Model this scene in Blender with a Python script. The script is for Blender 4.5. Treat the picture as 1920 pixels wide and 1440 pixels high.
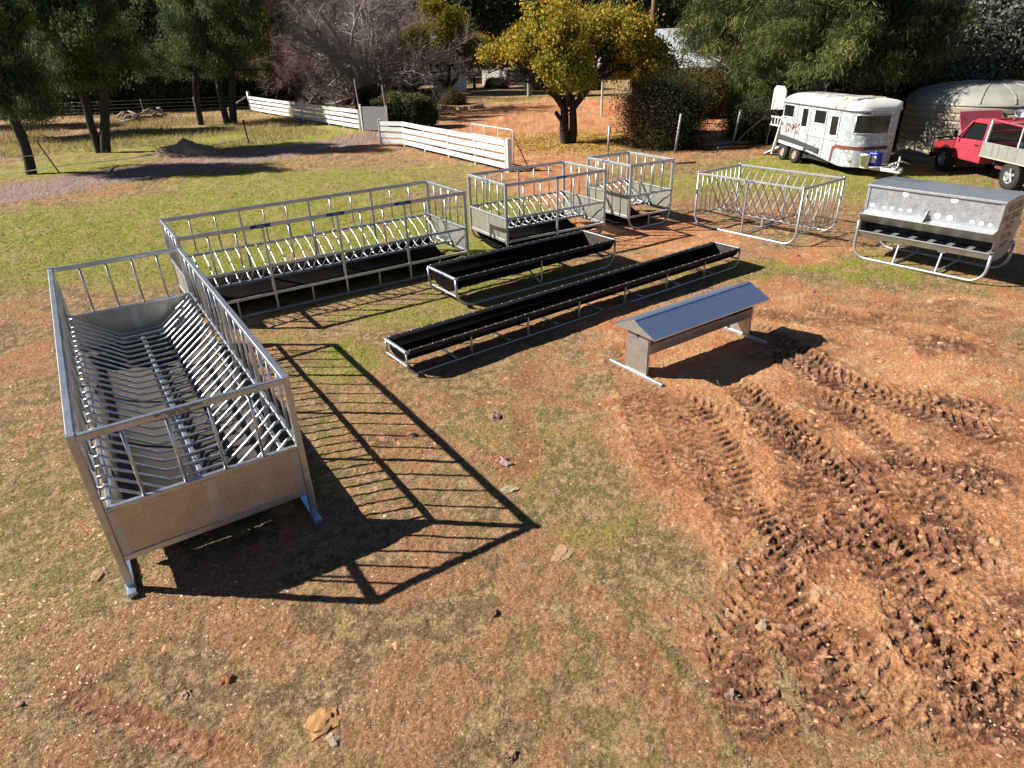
import bpy, math, random
import numpy as np
from mathutils import Vector, Matrix
R = math.radians
random.seed(7)
RNG = np.random.default_rng(11)
scene = bpy.context.scene
col = scene.collection
for _o in list(bpy.data.objects): bpy.data.objects.remove(_o)

# ------------------------------------------------------------------ camera
CAM_F, CAM_P, CAM_R, CAM_H = 1216.0, R(27.72), R(-1.92), 4.19
_fw = Vector((0, math.cos(CAM_P), -math.sin(CAM_P)))
_up0 = Vector((0, math.sin(CAM_P), math.cos(CAM_P)))
_rt0 = Vector((1, 0, 0))
_rt = _rt0*math.cos(CAM_R) + _up0*math.sin(CAM_R)
_up = _up0*math.cos(CAM_R) - _rt0*math.sin(CAM_R)
cd = bpy.data.cameras.new('camera')
cam = bpy.data.objects.new('camera', cd)
col.objects.link(cam)
cam.matrix_world = Matrix(((_rt.x, _up.x, -_fw.x, 0), (_rt.y, _up.y, -_fw.y, 0), (_rt.z, _up.z, -_fw.z, CAM_H), (0, 0, 0, 1)))
cd.sensor_width = 36; cd.lens = CAM_F/1920*36
cd.clip_start = 0.1; cd.clip_end = 3000
scene.camera = cam

# ------------------------------------------------------------------ light
SUN_AZ, SUN_EL = R(-5.73), R(35.9)          # azimuth the light travels towards
w = bpy.data.worlds.new('World'); scene.world = w; w.use_nodes = True
nt = w.node_tree; bg = nt.nodes['Background']
sky = nt.nodes.new('ShaderNodeTexSky'); sky.sky_type = 'NISHITA'; sky.sun_disc = False
sky.sun_elevation = SUN_EL; sky.sun_rotation = R(275.7); sky.air_density = 0.45; sky.dust_density = 0.05
nt.links.new(sky.outputs[0], bg.inputs[0]); bg.inputs[1].default_value = 0.05
sl = bpy.data.lights.new('sun', 'SUN'); sl.energy = 5.0; sl.angle = R(0.5); sl.color = (1.0, 0.94, 0.85)
so = bpy.data.objects.new('sun', sl); col.objects.link(so)
_d = Vector((math.cos(SUN_AZ)*math.cos(SUN_EL), math.sin(SUN_AZ)*math.cos(SUN_EL), -math.sin(SUN_EL)))
so.rotation_euler = _d.to_track_quat('-Z', 'Y').to_euler()
vs = scene.view_settings
vs.view_transform = 'Standard'; vs.look = 'None'; vs.exposure = 1.06; vs.gamma = 1; vs.use_curve_mapping = False

# ------------------------------------------------------------------ helpers
def at(px, py, z=0.0):
    """ground position (photo pixel of the 1920x1440 survey) at height z"""
    d = _fw + _rt*((px-960)/CAM_F) + _up*((720-py)/CAM_F)
    t = (z-CAM_H)/d.z
    return Vector((d.x*t, d.y*t, z))

def tag(o, label=None, cat=None, group=None, kind=None):
    if label: o['label'] = label
    if cat: o['category'] = cat
    if group: o['group'] = group
    if kind: o['kind'] = kind
    return o

def empty(name, loc, rz=0.0, label=None, cat=None, group=None):
    o = bpy.data.objects.new(name, None); col.objects.link(o)
    o.location = loc; o.rotation_euler = (0, 0, rz); o.empty_display_size = 0.2
    return tag(o, label, cat, group)

def link_mesh(name, me, parent=None, m=None, loc=None):
    o = bpy.data.objects.new(name, me); col.objects.link(o)
    if m is not None and len(me.materials) == 0: me.materials.append(m)
    if parent is not None: o.parent = parent
    if loc is not None: o.location = loc
    return o

def frames(pts, closed=False):
    n = len(pts); T = []
    for i in range(n):
        a = pts[i-1] if i > 0 else None; b = pts[i+1] if i < n-1 else None
        if a is None: t = (b-pts[i]).normalized()
        elif b is None: t = (pts[i]-a).normalized()
        else:
            t = ((pts[i]-a).normalized()+(b-pts[i]).normalized())
            t = t.normalized() if t.length > 1e-6 else (b-pts[i]).normalized()
        T.append(t)
    return T

class MB:
    def __init__(s): s.v = []; s.f = []; s.sm = []
    def quadstrip(s, rings, cap=True, smooth=True):
        n = len(rings[0]); b = len(s.v)
        for r_ in rings: s.v += [tuple(p) for p in r_]
        for i in range(len(rings)-1):
            for j in range(n):
                a = b+i*n+j; c = b+i*n+(j+1) % n
                s.f.append((a, c, c+n, a+n)); s.sm.append(smooth)
        if cap:
            s.f.append(tuple(b+j for j in range(n))[::-1]); s.sm.append(False)
            e = b+(len(rings)-1)*n
            s.f.append(tuple(e+j for j in range(n))); s.sm.append(False)
        return s
    def tube(s, pts, r, n=10, cap=True, up=None):
        pts = [Vector(p) for p in pts]; T = frames(pts)
        rr = r if hasattr(r, '__len__') else [r]*len(pts)
        u = Vector(up) if up else (Vector((0, 0, 1)) if abs(T[0].z) < .9 else Vector((1, 0, 0)))
        x = u.cross(T[0]).normalized(); rings = []
        for p, t, q in zip(pts, T, rr):
            x = (x - t*x.dot(t)).normalized(); y = t.cross(x)
            rings.append([p + (x*math.cos(2*math.pi*k/n)+y*math.sin(2*math.pi*k/n))*q for k in range(n)])
        return s.quadstrip(rings, cap)
    def rect(s, pts, w_, h_, up=(0, 0, 1), bev=0.12):
        """rectangular section swept along pts: w_ sideways, h_ along up; rounded corners"""
        pts = [Vector(p) for p in pts]; T = frames(pts); rings = []
        b = min(w_, h_)*bev
        prof = [(w_/2-b, -h_/2), (w_/2, -h_/2+b), (w_/2, h_/2-b), (w_/2-b, h_/2), (-w_/2+b, h_/2), (-w_/2, h_/2-b), (-w_/2, -h_/2+b), (-w_/2+b, -h_/2)]
        for i, (p, t) in enumerate(zip(pts, T)):
            x = t.cross(Vector(up))
            x = x.normalized() if x.length > 1e-4 else Vector((1, 0, 0))
            y = x.cross(t).normalized()
            rings.append([p+x*a+y*c for a, c in prof])
        return s.quadstrip(rings, True, False)
    def box(s, c, d, rz=0.0, M=None):
        c = Vector(c); b = len(s.v)
        for sx, sy, sz in ((-1,-1,-1),(1,-1,-1),(1,1,-1),(-1,1,-1),(-1,-1,1),(1,-1,1),(1,1,1),(-1,1,1)):
            p = Vector((sx*d[0]/2, sy*d[1]/2, sz*d[2]/2))
            if M is not None: p = M @ p
            elif rz: p = Matrix.Rotation(rz, 3, 'Z') @ p
            s.v.append(tuple(c+p))
        for f in ((0,3,2,1),(4,5,6,7),(0,1,5,4),(1,2,6,5),(2,3,7,6),(3,0,4,7)):
            s.f.append(tuple(b+i for i in f)); s.sm.append(False)
        return s
    def prism(s, prof, a, b_, axis='x'):
        """extrude a 2D profile (list of (p,q)) from a to b_ along axis; (p,q) are the two other axes"""
        n = len(prof); base = len(s.v)
        for t in (a, b_):
            for p, q in prof:
                s.v.append({'x': (t, p, q), 'y': (p, t, q), 'z': (p, q, t)}[axis])
        for j in range(n):
            k = (j+1) % n
            s.f.append((base+j, base+k, base+n+k, base+n+j)); s.sm.append(False)
        s.f.append(tuple(base+j for j in range(n))[::-1]); s.f.append(tuple(base+n+j for j in range(n))); s.sm += [False, False]
        return s
    def face(s, pts, smooth=False):
        b = len(s.v); s.v += [tuple(p) for p in pts]; s.f.append(tuple(range(b, b+len(pts)))); s.sm.append(smooth); return s
    def lathe(s, prof, c=(0, 0, 0), n=32, axis='z', smooth=True, cap=False):
        rings = []
        for r_, h_ in prof:
            ring = []
            for k in range(n):
                a = 2*math.pi*k/n; x, y = r_*math.cos(a), r_*math.sin(a)
                p = {'z': (x, y, h_), 'x': (h_, x, y), 'y': (y, h_, x)}[axis]
                ring.append((p[0]+c[0], p[1]+c[1], p[2]+c[2]))
            rings.append(ring)
        return s.quadstrip(rings, cap, smooth)
    def mesh(s, name, m=None, fix=True):
        me = bpy.data.meshes.new(name); me.from_pydata(s.v, [], s.f)
        me.polygons.foreach_set('use_smooth', s.sm)
        if fix:
            import bmesh
            bm = bmesh.new(); bm.from_mesh(me); bmesh.ops.recalc_face_normals(bm, faces=bm.faces); bm.to_mesh(me); bm.free()
        me.update()
        if m: me.materials.append(m)
        return me
    def build(s, name, m, parent=None, loc=None, bevel=0):
        o = link_mesh(name, s.mesh(name, m), parent, None, loc)
        if bevel:
            b = o.modifiers.new('bevel', 'BEVEL'); b.width = bevel; b.segments = 2; b.limit_method = 'ANGLE'
        return o

def arc(c, r, a0, a1, n, plane='xz', o=0.0):
    out = []
    for i in range(n+1):
        a = a0+(a1-a0)*i/n; p, q = c[0]+r*math.cos(a), c[1]+r*math.sin(a)
        out.append((p, o, q) if plane == 'xz' else (o, p, q))
    return out

# fast numpy meshes -------------------------------------------------
def np_mesh(name, V, F, mats, colr=None, attr='tint', smooth=False):
    V = np.asarray(V, np.float32).reshape(-1, 3); F = np.asarray(F, np.int32)
    k = F.shape[1]; me = bpy.data.meshes.new(name)
    me.vertices.add(len(V)); me.vertices.foreach_set('co', V.ravel())
    me.loops.add(F.size); me.loops.foreach_set('vertex_index', F.ravel())
    me.polygons.add(len(F)); me.polygons.foreach_set('loop_start', np.arange(0, F.size, k, dtype=np.int32))
    if smooth: me.polygons.foreach_set('use_smooth', np.ones(len(F), bool))
    me.update(calc_edges=True)
    if colr is not None:
        a = me.color_attributes.new(attr, 'FLOAT_COLOR', 'POINT')
        c4 = np.ones((len(V), 4), np.float32); c4[:, :3] = colr
        a.data.foreach_set('color', c4.ravel())
    for m in (mats if isinstance(mats, (list, tuple)) else [mats]): me.materials.append(m)
    return me

def unit(a): return a/np.maximum(np.linalg.norm(a, axis=-1, keepdims=True), 1e-9)

def seg_arrays(segs, n=5):
    S = np.array(segs, np.float32).reshape(-1, 8)
    p0, p1, r0, r1 = S[:, :3], S[:, 3:6], S[:, 6], S[:, 7]
    t = unit(p1-p0); ref = np.where(np.abs(t[:, 2:3]) < .9, [[0, 0, 1.]], [[1., 0, 0]])
    x = unit(np.cross(ref, t)); y = np.cross(t, x)
    V = np.zeros((len(S), 2, n, 3), np.float32)
    for k in range(n):
        c, s_ = math.cos(2*math.pi*k/n), math.sin(2*math.pi*k/n)
        V[:, 0, k] = p0 + (x*c+y*s_)*r0[:, None]; V[:, 1, k] = p1 + (x*c+y*s_)*r1[:, None]
    base = (np.arange(len(S))*2*n)[:, None, None]
    k = np.arange(n); q = np.stack([k, (k+1) % n, (k+1) % n+n, k+n], 1)[None]
    return V.reshape(-1, 3), (base+q).reshape(-1, 4)

def leaf_arrays(P, lx, ly, dirs=None, nrm=None, jit=1.0):
    """one four-cornered leaf per point; dirs = long axis"""
    n = len(P)
    d = unit(RNG.normal(size=(n, 3))) if dirs is None else unit(dirs + RNG.normal(size=(n, 3))*jit)
    q = RNG.normal(size=(n, 3)) if nrm is None else nrm + RNG.normal(size=(n, 3))*.6
    x = unit(np.cross(d, q))
    lx = np.broadcast_to(lx, (n,))[:, None]; ly = np.broadcast_to(ly, (n,))[:, None]
    V = np.stack([P - d*ly*.5, P + x*lx*.5, P + d*ly*.5, P - x*lx*.5], 1)
    F = (np.arange(n)*4)[:, None] + np.arange(4)[None]
    return V.reshape(-1, 3), F

# noise ----------------------------------------------------------------
_T = np.random.default_rng(5).random((256, 256)).astype(np.float32)
def vn(x, y):
    xi = np.floor(x).astype(np.int64); yi = np.floor(y).astype(np.int64)
    u = (x-xi); v = (y-yi); u = u*u*(3-2*u); v = v*v*(3-2*v)
    a = _T[xi & 255, yi & 255]; b = _T[(xi+1) & 255, yi & 255]; c = _T[xi & 255, (yi+1) & 255]; d = _T[(xi+1) & 255, (yi+1) & 255]
    return (a*(1-u)+b*u)*(1-v)+(c*(1-u)+d*u)*v
def fbm(x, y, f, o=4, s=0.0, g=.5):
    r_ = 0; a = 1; t = 0
    for i in range(o):
        c, sn = math.cos(.7*i+s), math.sin(.7*i+s)
        r_ = r_ + a*vn((x*c-y*sn)*f+17.3*i+s*31, (x*sn+y*c)*f+5.1*i+s*13); t += a; a *= g; f *= 2.03
    return r_/t
def worley(x, y, f, s=0.0):
    X = x*f+s*7; Y = y*f+s*3; xi = np.floor(X).astype(np.int64); yi = np.floor(Y).astype(np.int64)
    d1 = np.full(x.shape, 9., np.float32); idv = np.zeros(x.shape, np.float32)
    for i in (-1, 0, 1):
        for j in (-1, 0, 1):
            a = (xi+i) & 255; b = (yi+j) & 255
            px = xi+i+_T[a, b]; py = yi+j+_T[b, (a+91) & 255]
            d = (px-X)**2+(py-Y)**2; m = d < d1
            d1 = np.where(m, d, d1); idv = np.where(m, _T[(a+37) & 255, (b+11) & 255], idv)
    return np.sqrt(d1), idv
def sstep(a, b, x):
    t = np.clip((x-a)/(b-a), 0, 1); return t*t*(3-2*t)

# materials ------------------------------------------------------------
def srgb(r_, g_, b_): return tuple((c/255/12.92 if c/255 <= .04045 else ((c/255+.055)/1.055)**2.4) for c in (r_, g_, b_))
class NM:
    def __init__(s, name):
        s.m = bpy.data.materials.new(name); s.m.use_nodes = True; s.t = s.m.node_tree; s.n = s.t.nodes
        s.p = s.n['Principled BSDF']; s.out = s.n['Material Output']
    def new(s, k, **kw):
        x = s.n.new(k)
        for a, b in kw.items():
            if a.startswith('i_'): x.inputs[a[2:].replace('_', ' ')].default_value = b
            else: setattr(x, a, b)
        return x
    def link(s, a, b): s.t.links.new(a, b); return s
    def tc(s, out='Object', scale=(1, 1, 1)):
        c = s.new('ShaderNodeTexCoord'); mp = s.new('ShaderNodeMapping'); mp.inputs['Scale'].default_value = scale
        s.link(c.outputs[out], mp.inputs[0]); return mp.outputs[0]
    def noise(s, scale, detail=4, rough=.55, vec=None, dist=0.0):
        x = s.new('ShaderNodeTexNoise'); x.inputs['Scale'].default_value = scale; x.inputs['Detail'].default_value = detail
        x.inputs['Roughness'].default_value = rough; x.inputs['Distortion'].default_value = dist
        if vec is not None: s.link(vec, x.inputs['Vector'])
        return x.outputs['Fac']
    def ramp(s, fac, stops):
        x = s.new('ShaderNodeValToRGB'); e = x.color_ramp.elements
        while len(e) < len(stops): e.new(.5)
        for i, (p, c) in enumerate(stops):
            e[i].position = p; e[i].color = (*c, 1) if hasattr(c, '__len__') else (c, c, c, 1)
        s.link(fac, x.inputs[0]); return x.outputs['Color']
    def mix(s, fac, a, b, mode='MIX'):
        x = s.new('ShaderNodeMix', data_type='RGBA', blend_type=mode)
        for q, i in ((fac, 0), (a, 6), (b, 7)):
            if hasattr(q, 'links') or hasattr(q, 'is_linked'): s.link(q, x.inputs[i])
            elif hasattr(q, '__len__'): x.inputs[i].default_value = (*q[:3], 1)
            else: x.inputs[i].default_value = q
        return x.outputs[2]
    def math(s, op, a, b=0.0, clamp=False):
        x = s.new('ShaderNodeMath', operation=op, use_clamp=clamp)
        for q, i in ((a, 0), (b, 1)):
            if hasattr(q, 'is_linked'): s.link(q, x.inputs[i])
            else: x.inputs[i].default_value = q
        return x.outputs[0]
    def bump(s, h_, strength=.3, dist=.01):
        x = s.new('ShaderNodeBump'); x.inputs['Strength'].default_value = strength; x.inputs['Distance'].default_value = dist
        s.link(h_, x.inputs['Height']); s.link(x.outputs[0], s.p.inputs['Normal']); return s
    def set(s, base=None, rough=None, metal=None, spec=None):
        for q, nme in ((base, 'Base Color'), (rough, 'Roughness'), (metal, 'Metallic'), (spec, 'Specular IOR Level')):
            if q is None: continue
            if hasattr(q, 'is_linked'): s.link(q, s.p.inputs[nme])
            elif hasattr(q, '__len__'): s.p.inputs[nme].default_value = (*q[:3], 1)
            else: s.p.inputs[nme].default_value = q
        return s

def mat_galv(name, a, b, metal=.8, r0=.32, r1=.55, spang=0.0):
    m = NM(name); v = m.tc()
    n1 = m.noise(6, 5, .6, v); n2 = m.noise(45, 3, .6, v)
    f = m.math('ADD', m.math('MULTIPLY', n1, .6), m.math('MULTIPLY', n2, .4))
    c = m.ramp(f, [(.3, a), (.7, b)])
    if spang:
        vo = m.new('ShaderNodeTexVoronoi'); vo.inputs['Scale'].default_value = spang; m.link(v, vo.inputs['Vector'])
        c = m.mix(.35, c, m.ramp(vo.outputs['Distance'], [(0, .25), (.8, .9)]), 'SOFT_LIGHT')
    m.set(base=c, rough=m.math('ADD', m.math('MULTIPLY', n2, r1-r0), r0), metal=metal)
    m.bump(n1, .12, .01); return m.m
def mat_plain(name, a, b=None, rough=.6, scale=8, metal=0.0, spec=.4, bump=.1, detail=5):
    m = NM(name); b = b or tuple(x*.75 for x in a); v = m.tc()
    n1 = m.noise(scale, detail, .6, v); n2 = m.noise(scale*9, 3, .6, v)
    f = m.math('ADD', m.math('MULTIPLY', n1, .65), m.math('MULTIPLY', n2, .35))
    m.set(base=m.ramp(f, [(.33, b), (.66, a)]), rough=rough, metal=metal, spec=spec); m.bump(n2, bump, .01); return m.m
def mat_worn(name, paint, worn, amount=.5, scale=5, rough=.5, metal=0.0):
    m = NM(name); v = m.tc()
    n1 = m.noise(scale, 8, .68, v, .4); n2 = m.noise(scale*.5, 4, .6, v)
    k = m.ramp(n1, [(amount, 0.), (amount+.05, 1.)])
    p = m.mix(m.ramp(n2, [(.3, 0.), (.7, 1.)]), paint, tuple(x*.82 for x in paint))
    m.set(base=m.mix(k, p, worn), rough=rough, metal=metal); m.bump(n1, .15, .01); return m.m
def mat_leaf(name, trans=.35, rough=.6, spec=.15):
    m = NM(name); a = m.new('ShaderNodeVertexColor'); a.layer_name = 'tint'
    m.set(base=a.outputs[0], rough=rough, spec=spec)
    tr = m.new('ShaderNodeBsdfTranslucent'); m.link(a.outputs[0], tr.inputs[0])
    mx = m.new('ShaderNodeMixShader'); mx.inputs[0].default_value = trans
    m.link(m.p.outputs[0], mx.inputs[1]); m.link(tr.outputs[0], mx.inputs[2]); m.link(mx.outputs[0], m.out.inputs[0]); return m.m

M = {}
M['galv'] = mat_galv('galvanised_tube', (.36, .385, .41), (.60, .63, .66), .88, .26, .46)
M['galvdull'] = mat_galv('weathered_tube', (.36, .375, .385), (.55, .575, .59), .72, .34, .54)
M['sheet'] = mat_galv('galvanised_sheet', (.28, .27, .24), (.47, .45, .40), .75, .34, .6, 60)
M['spangle'] = mat_galv('spangled_sheet', (.24, .26, .28), (.5, .52, .54), .7, .35, .6, 28)
M['bright'] = mat_galv('sky_tinted_zinc_sheet', (.52, .66, .92), (.62, .75, .98), .9, .24, .36)  # blue of the reflected sky is mixed into the zinc base colour
M['belt'] = mat_plain('grey_belt', (.060, .049, .040), (.034, .028, .024), .75, 5)
M['rubber'] = mat_plain('black_rubber', (.013, .011, .010), (.006, .005, .005), .8, 4, spec=.0)
M['screw'] = mat_plain('screw_metal', (.6, .6, .6), rough=.4, metal=.6)
M['sticker'] = mat_plain('blue_label', srgb(40, 70, 130), rough=.5)
M['ink'] = mat_plain('dark_ink', (.012, .014, .03), rough=.6)
M['white'] = mat_plain('white_paint', (.78, .78, .75), (.62, .62, .58), .5, 6)
M['bark'] = mat_plain('dark_bark', (.042, .034, .03), (.016, .013, .011), .9, 9, bump=.8)
M['barkgrey'] = mat_plain('grey_bark', (.34, .29, .26), (.18, .15, .13), .9, 6, bump=.6)
M['barkpurple'] = mat_plain('twig_bark', (.32, .23, .22), (.20, .14, .135), .85, 3, bump=.3)
M['leaf'] = mat_leaf('foliage')
M['grass'] = mat_leaf('grass_blades', .3)
M['wood'] = mat_plain('weathered_wood', (.30, .26, .22), (.18, .15, .12), .85, 6, bump=.5)
M['polewood'] = mat_plain('pole_wood', (.20, .11, .07), (.12, .065, .04), .85, 5, bump=.5)
M['steelpost'] = mat_plain('post_steel', (.42, .43, .42), (.25, .25, .24), .55, 5, metal=.3)
M['gategrey'] = mat_plain('shade_darkened_boards', (.24, .235, .25), (.19, .185, .20), .6, 4)  # grey boards, made darker in colour for the shade on the gate
M['tyre'] = mat_plain('tyre_rubber', (.035, .033, .032), (.022, .02, .02), .85, 20, bump=.5)
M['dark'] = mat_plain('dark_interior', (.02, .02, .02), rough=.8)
M['glass'] = mat_plain('dark_glass', (.015, .017, .018), rough=.12, spec=.6, bump=0)

# ------------------------------------------------------------------ the ground
TR = []   # wheel tracks: (points, half width, depth, lug, strength)
def trk(pts, hw=.22, depth=.03, lug=1.0, k=1.0): TR.append(([at(*p) for p in pts], hw, depth, lug, k))
trk([(1140,640),(1165,700),(1190,760),(1215,820),(1245,880),(1270,930)], .15, .022, 1.0, .8)
trk([(1000,660),(978,720),(980,790),(990,850),(1020,900)], .14, .012, .9, .55)
trk([(1290,740),(1345,830),(1390,930),(1440,1040),(1480,1150),(1560,1290),(1640,1450)], .26, .04, 1.0, 1.0)
trk([(1370,700),(1450,780),(1530,850),(1640,1000),(1760,1150),(1930,1330)], .24, .04, 1.0, 1.0)
trk([(1400,600),(1540,690),(1660,740),(1790,790),(1930,840)], .26, .035, 1.0, 1.0)
trk([(1480,560),(1620,600),(1760,640),(1930,690)], .25, .02, .5, .8)
trk([(1500,720),(1600,770),(1700,860),(1790,900),(1930,930)], .22, .035, 1.0, 1.0)
trk([(1200,1090),(1290,1170),(1370,1280),(1440,1380),(1500,1470)], .2, .03, .6, .9)
trk([(1420,990),(1560,1010),(1700,1010),(1820,1060),(1930,1110)], .22, .035, 1.0, 1.0)
trk([(1600,1130),(1740,1200),(1850,1290),(1930,1370)], .24, .04, 1.0, 1.0)
trk([(1690,1290),(1800,1370),(1900,1450)], .24, .035, 1.0, 1.0)
trk([(620,800),(700,820),(780,812),(860,838),(950,868),(1030,878)], .16, .015, .3, .75)
trk([(840,745),(920,748),(1010,742),(1080,758),(1150,778)], .13, .012, .3, .7)
trk([(60,1260),(180,1310),(330,1370),(520,1440)], .12, .03, .4, .85)
trk([(600,1330),(640,1400),(690,1450)], .16, .025, .4, .6)
trk([(640,905),(720,870),(760,900)], .12, .012, .3, .6)
trk([(1170,640),(1210,720),(1262,800),(1300,870),(1350,930),(1400,980)], .15, .02, 1.0, .75)
trk([(1240,730),(1320,760),(1420,800),(1520,850),(1600,900),(1700,930),(1800,1000),(1930,1060)], .2, .028, 1.0, .9)
trk([(1440,650),(1500,690),(1600,720),(1720,735),(1830,760),(1930,775)], .2, .03, 1.0, 1.0)
trk([(1350,700),(1420,760),(1480,830),(1500,900),(1490,980),(1440,1060),(1400,1130),(1380,1200),(1400,1280),(1460,1380),(1520,1460)], .2, .03, 1.0, .95)
trk([(1560,940),(1620,1010),(1700,1120),(1740,1220),(1800,1330),(1880,1450)], .22, .035, 1.0, 1.0)
trk([(1700,880),(1760,960),(1840,1020),(1930,1060)], .2, .03, 1.0, 1.0)
trk([(1300,560),(1400,585),(1520,600),(1640,590),(1760,600),(1930,640)], .2, .015, .6, .7)
trk([(1050,1060),(1120,1130),(1200,1230),(1280,1350),(1330,1460)], .16, .016, .7, .6)
trk([(1820,1080),(1870,1180),(1900,1300),(1960,1420)], .2, .03, 1.0, .9)
trk([(1560,1120),(1600,1220),(1690,1330),(1740,1450)], .2, .03, 1.0, .9)
trk([(1480,560),(1560,560),(1680,575),(1800,565),(1930,590)], .2, .012, .6, .6)
_c = at(1600, 828)
TR.append(([Vector((_c.x+.62*math.cos(a), _c.y+.5*math.sin(a), 0)) for a in np.linspace(0.3, 6.1, 16)], .13, .035, .8, 1.0))
FAR_TR = [([at(*p) for p in ((880,352),(960,338),(1040,332),(1090,330))], .2), ([at(*p) for p in ((640,420),(800,395),(1000,372))], .15)]
DRIVE = [at(*p) for p in ((-420,420),(-150,385),(0,364),(200,330),(380,305),(560,281),(640,268),(700,258),(738,247),(800,236))]

def blob(x, y, px, py, rx, ry):
    c = at(px, py); a = abs(at(px+rx, py).x-at(px-rx, py).x)/2; b = abs(at(px, py-ry).y-at(px, py+ry).y)/2
    return np.exp(-(((x-c.x)/a)**2+((y-c.y)/b)**2))
def seg_dist(x, y, pts):
    best = np.full(x.shape, 1e9, np.float32); sg = np.zeros(x.shape, np.float32); al = np.zeros(x.shape, np.float32); acc = 0.0
    for a, b in zip(pts[:-1], pts[1:]):
        dx, dy = b.x-a.x, b.y-a.y; L = math.hypot(dx, dy); ux, uy = dx/L, dy/L
        s_ = np.clip((x-a.x)*ux+(y-a.y)*uy, 0, L); ex = x-a.x-s_*ux; ey = y-a.y-s_*uy
        d = np.hypot(ex, ey); m = d < best
        best = np.where(m, d, best); sg = np.where(m, np.sign(ux*(y-a.y)-uy*(x-a.x)), sg); al = np.where(m, acc+s_, al); acc += L
    return best, sg, al
GREEN = [(1170,950,190,110,.26),(250,400,330,30,.8),(520,330,260,14,.7),(280,430,420,85,.75),(720,500,260,60,.5),(620,350,420,30,.5),(1450,330,260,34,.5),(1400,500,220,30,.35),(950,440,200,60,.45),(560,455,330,70,1.1),(640,690,110,50,.9),(150,430,170,45,.8),(440,400,200,45,.5),(1160,960,110,70,.45),(1090,800,90,60,.35),(1430,500,200,32,.7),(1660,500,130,30,.9),
         (1500,300,150,22,.9),(1350,330,160,20,.7),(960,390,120,35,.7),(750,330,160,22,.5),(950,480,140,35,.8),(780,600,130,40,.55),(1600,360,200,30,.8),(1780,340,120,18,.7),(1350,360,130,25,.5),(600,240,60,10,.4),
         (560,250,160,18,.7),(300,268,240,16,1.5),(100,318,160,20,1.4),(380,250,200,12,1.0),(60,290,120,14,.3),(960,1190,80,50,.15),(1250,1300,120,60,.15),(700,960,60,40,.3),(1040,560,90,30,.4),(300,320,260,12,.4),(1050,185,180,12,1.1)]
BARE = [(1250,440,190,40,1.2),(1500,620,330,110,1.0),(1700,800,420,230,1.0),(1700,1150,420,300,.95),(1300,830,160,120,.55),(1090,215,320,40,1.5),(1000,300,100,50,.9),(1130,600,120,60,.4),(1380,240,160,30,1.2),
        (760,900,180,100,.28),(400,960,300,120,.15),(100,650,120,120,.3),(1550,480,120,24,.7),(1450,395,60,14,.3),(1100,1300,180,80,.2),(520,760,90,60,.2),(850,860,120,60,.35),(1850,560,140,40,.8),(60,1020,120,60,.35),(900,1230,120,60,.25),(1030,345,50,24,.9)]
MUD = [(1600,740,240,80,.6),(1840,860,180,90,.75),(1820,1180,220,260,1.0),(1520,1280,130,200,.75),(1560,640,260,60,.4),(1440,1010,80,100,.7),(800,850,200,50,.35),(1080,755,110,22,.45),(1850,620,160,80,.5)]
SMOOTH = [(1680,1070,90,80,1.0),(1450,880,90,80,.9),(1580,810,60,16,.6),(1300,1080,60,60,.5),(1740,690,80,30,.7),(1420,720,70,40,.7)]
CHIPS = [(90,850,220,260,.75),(300,1180,340,200,.6),(60,1150,200,260,.6),(500,1280,260,150,.4),(900,830,150,60,.6),(520,1000,200,100,.3),(940,1310,160,110,.3),(100,560,120,80,.3),(330,1010,100,60,.5),(1700,1250,160,120,.2),(1880,1180,120,120,.35)]

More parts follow.
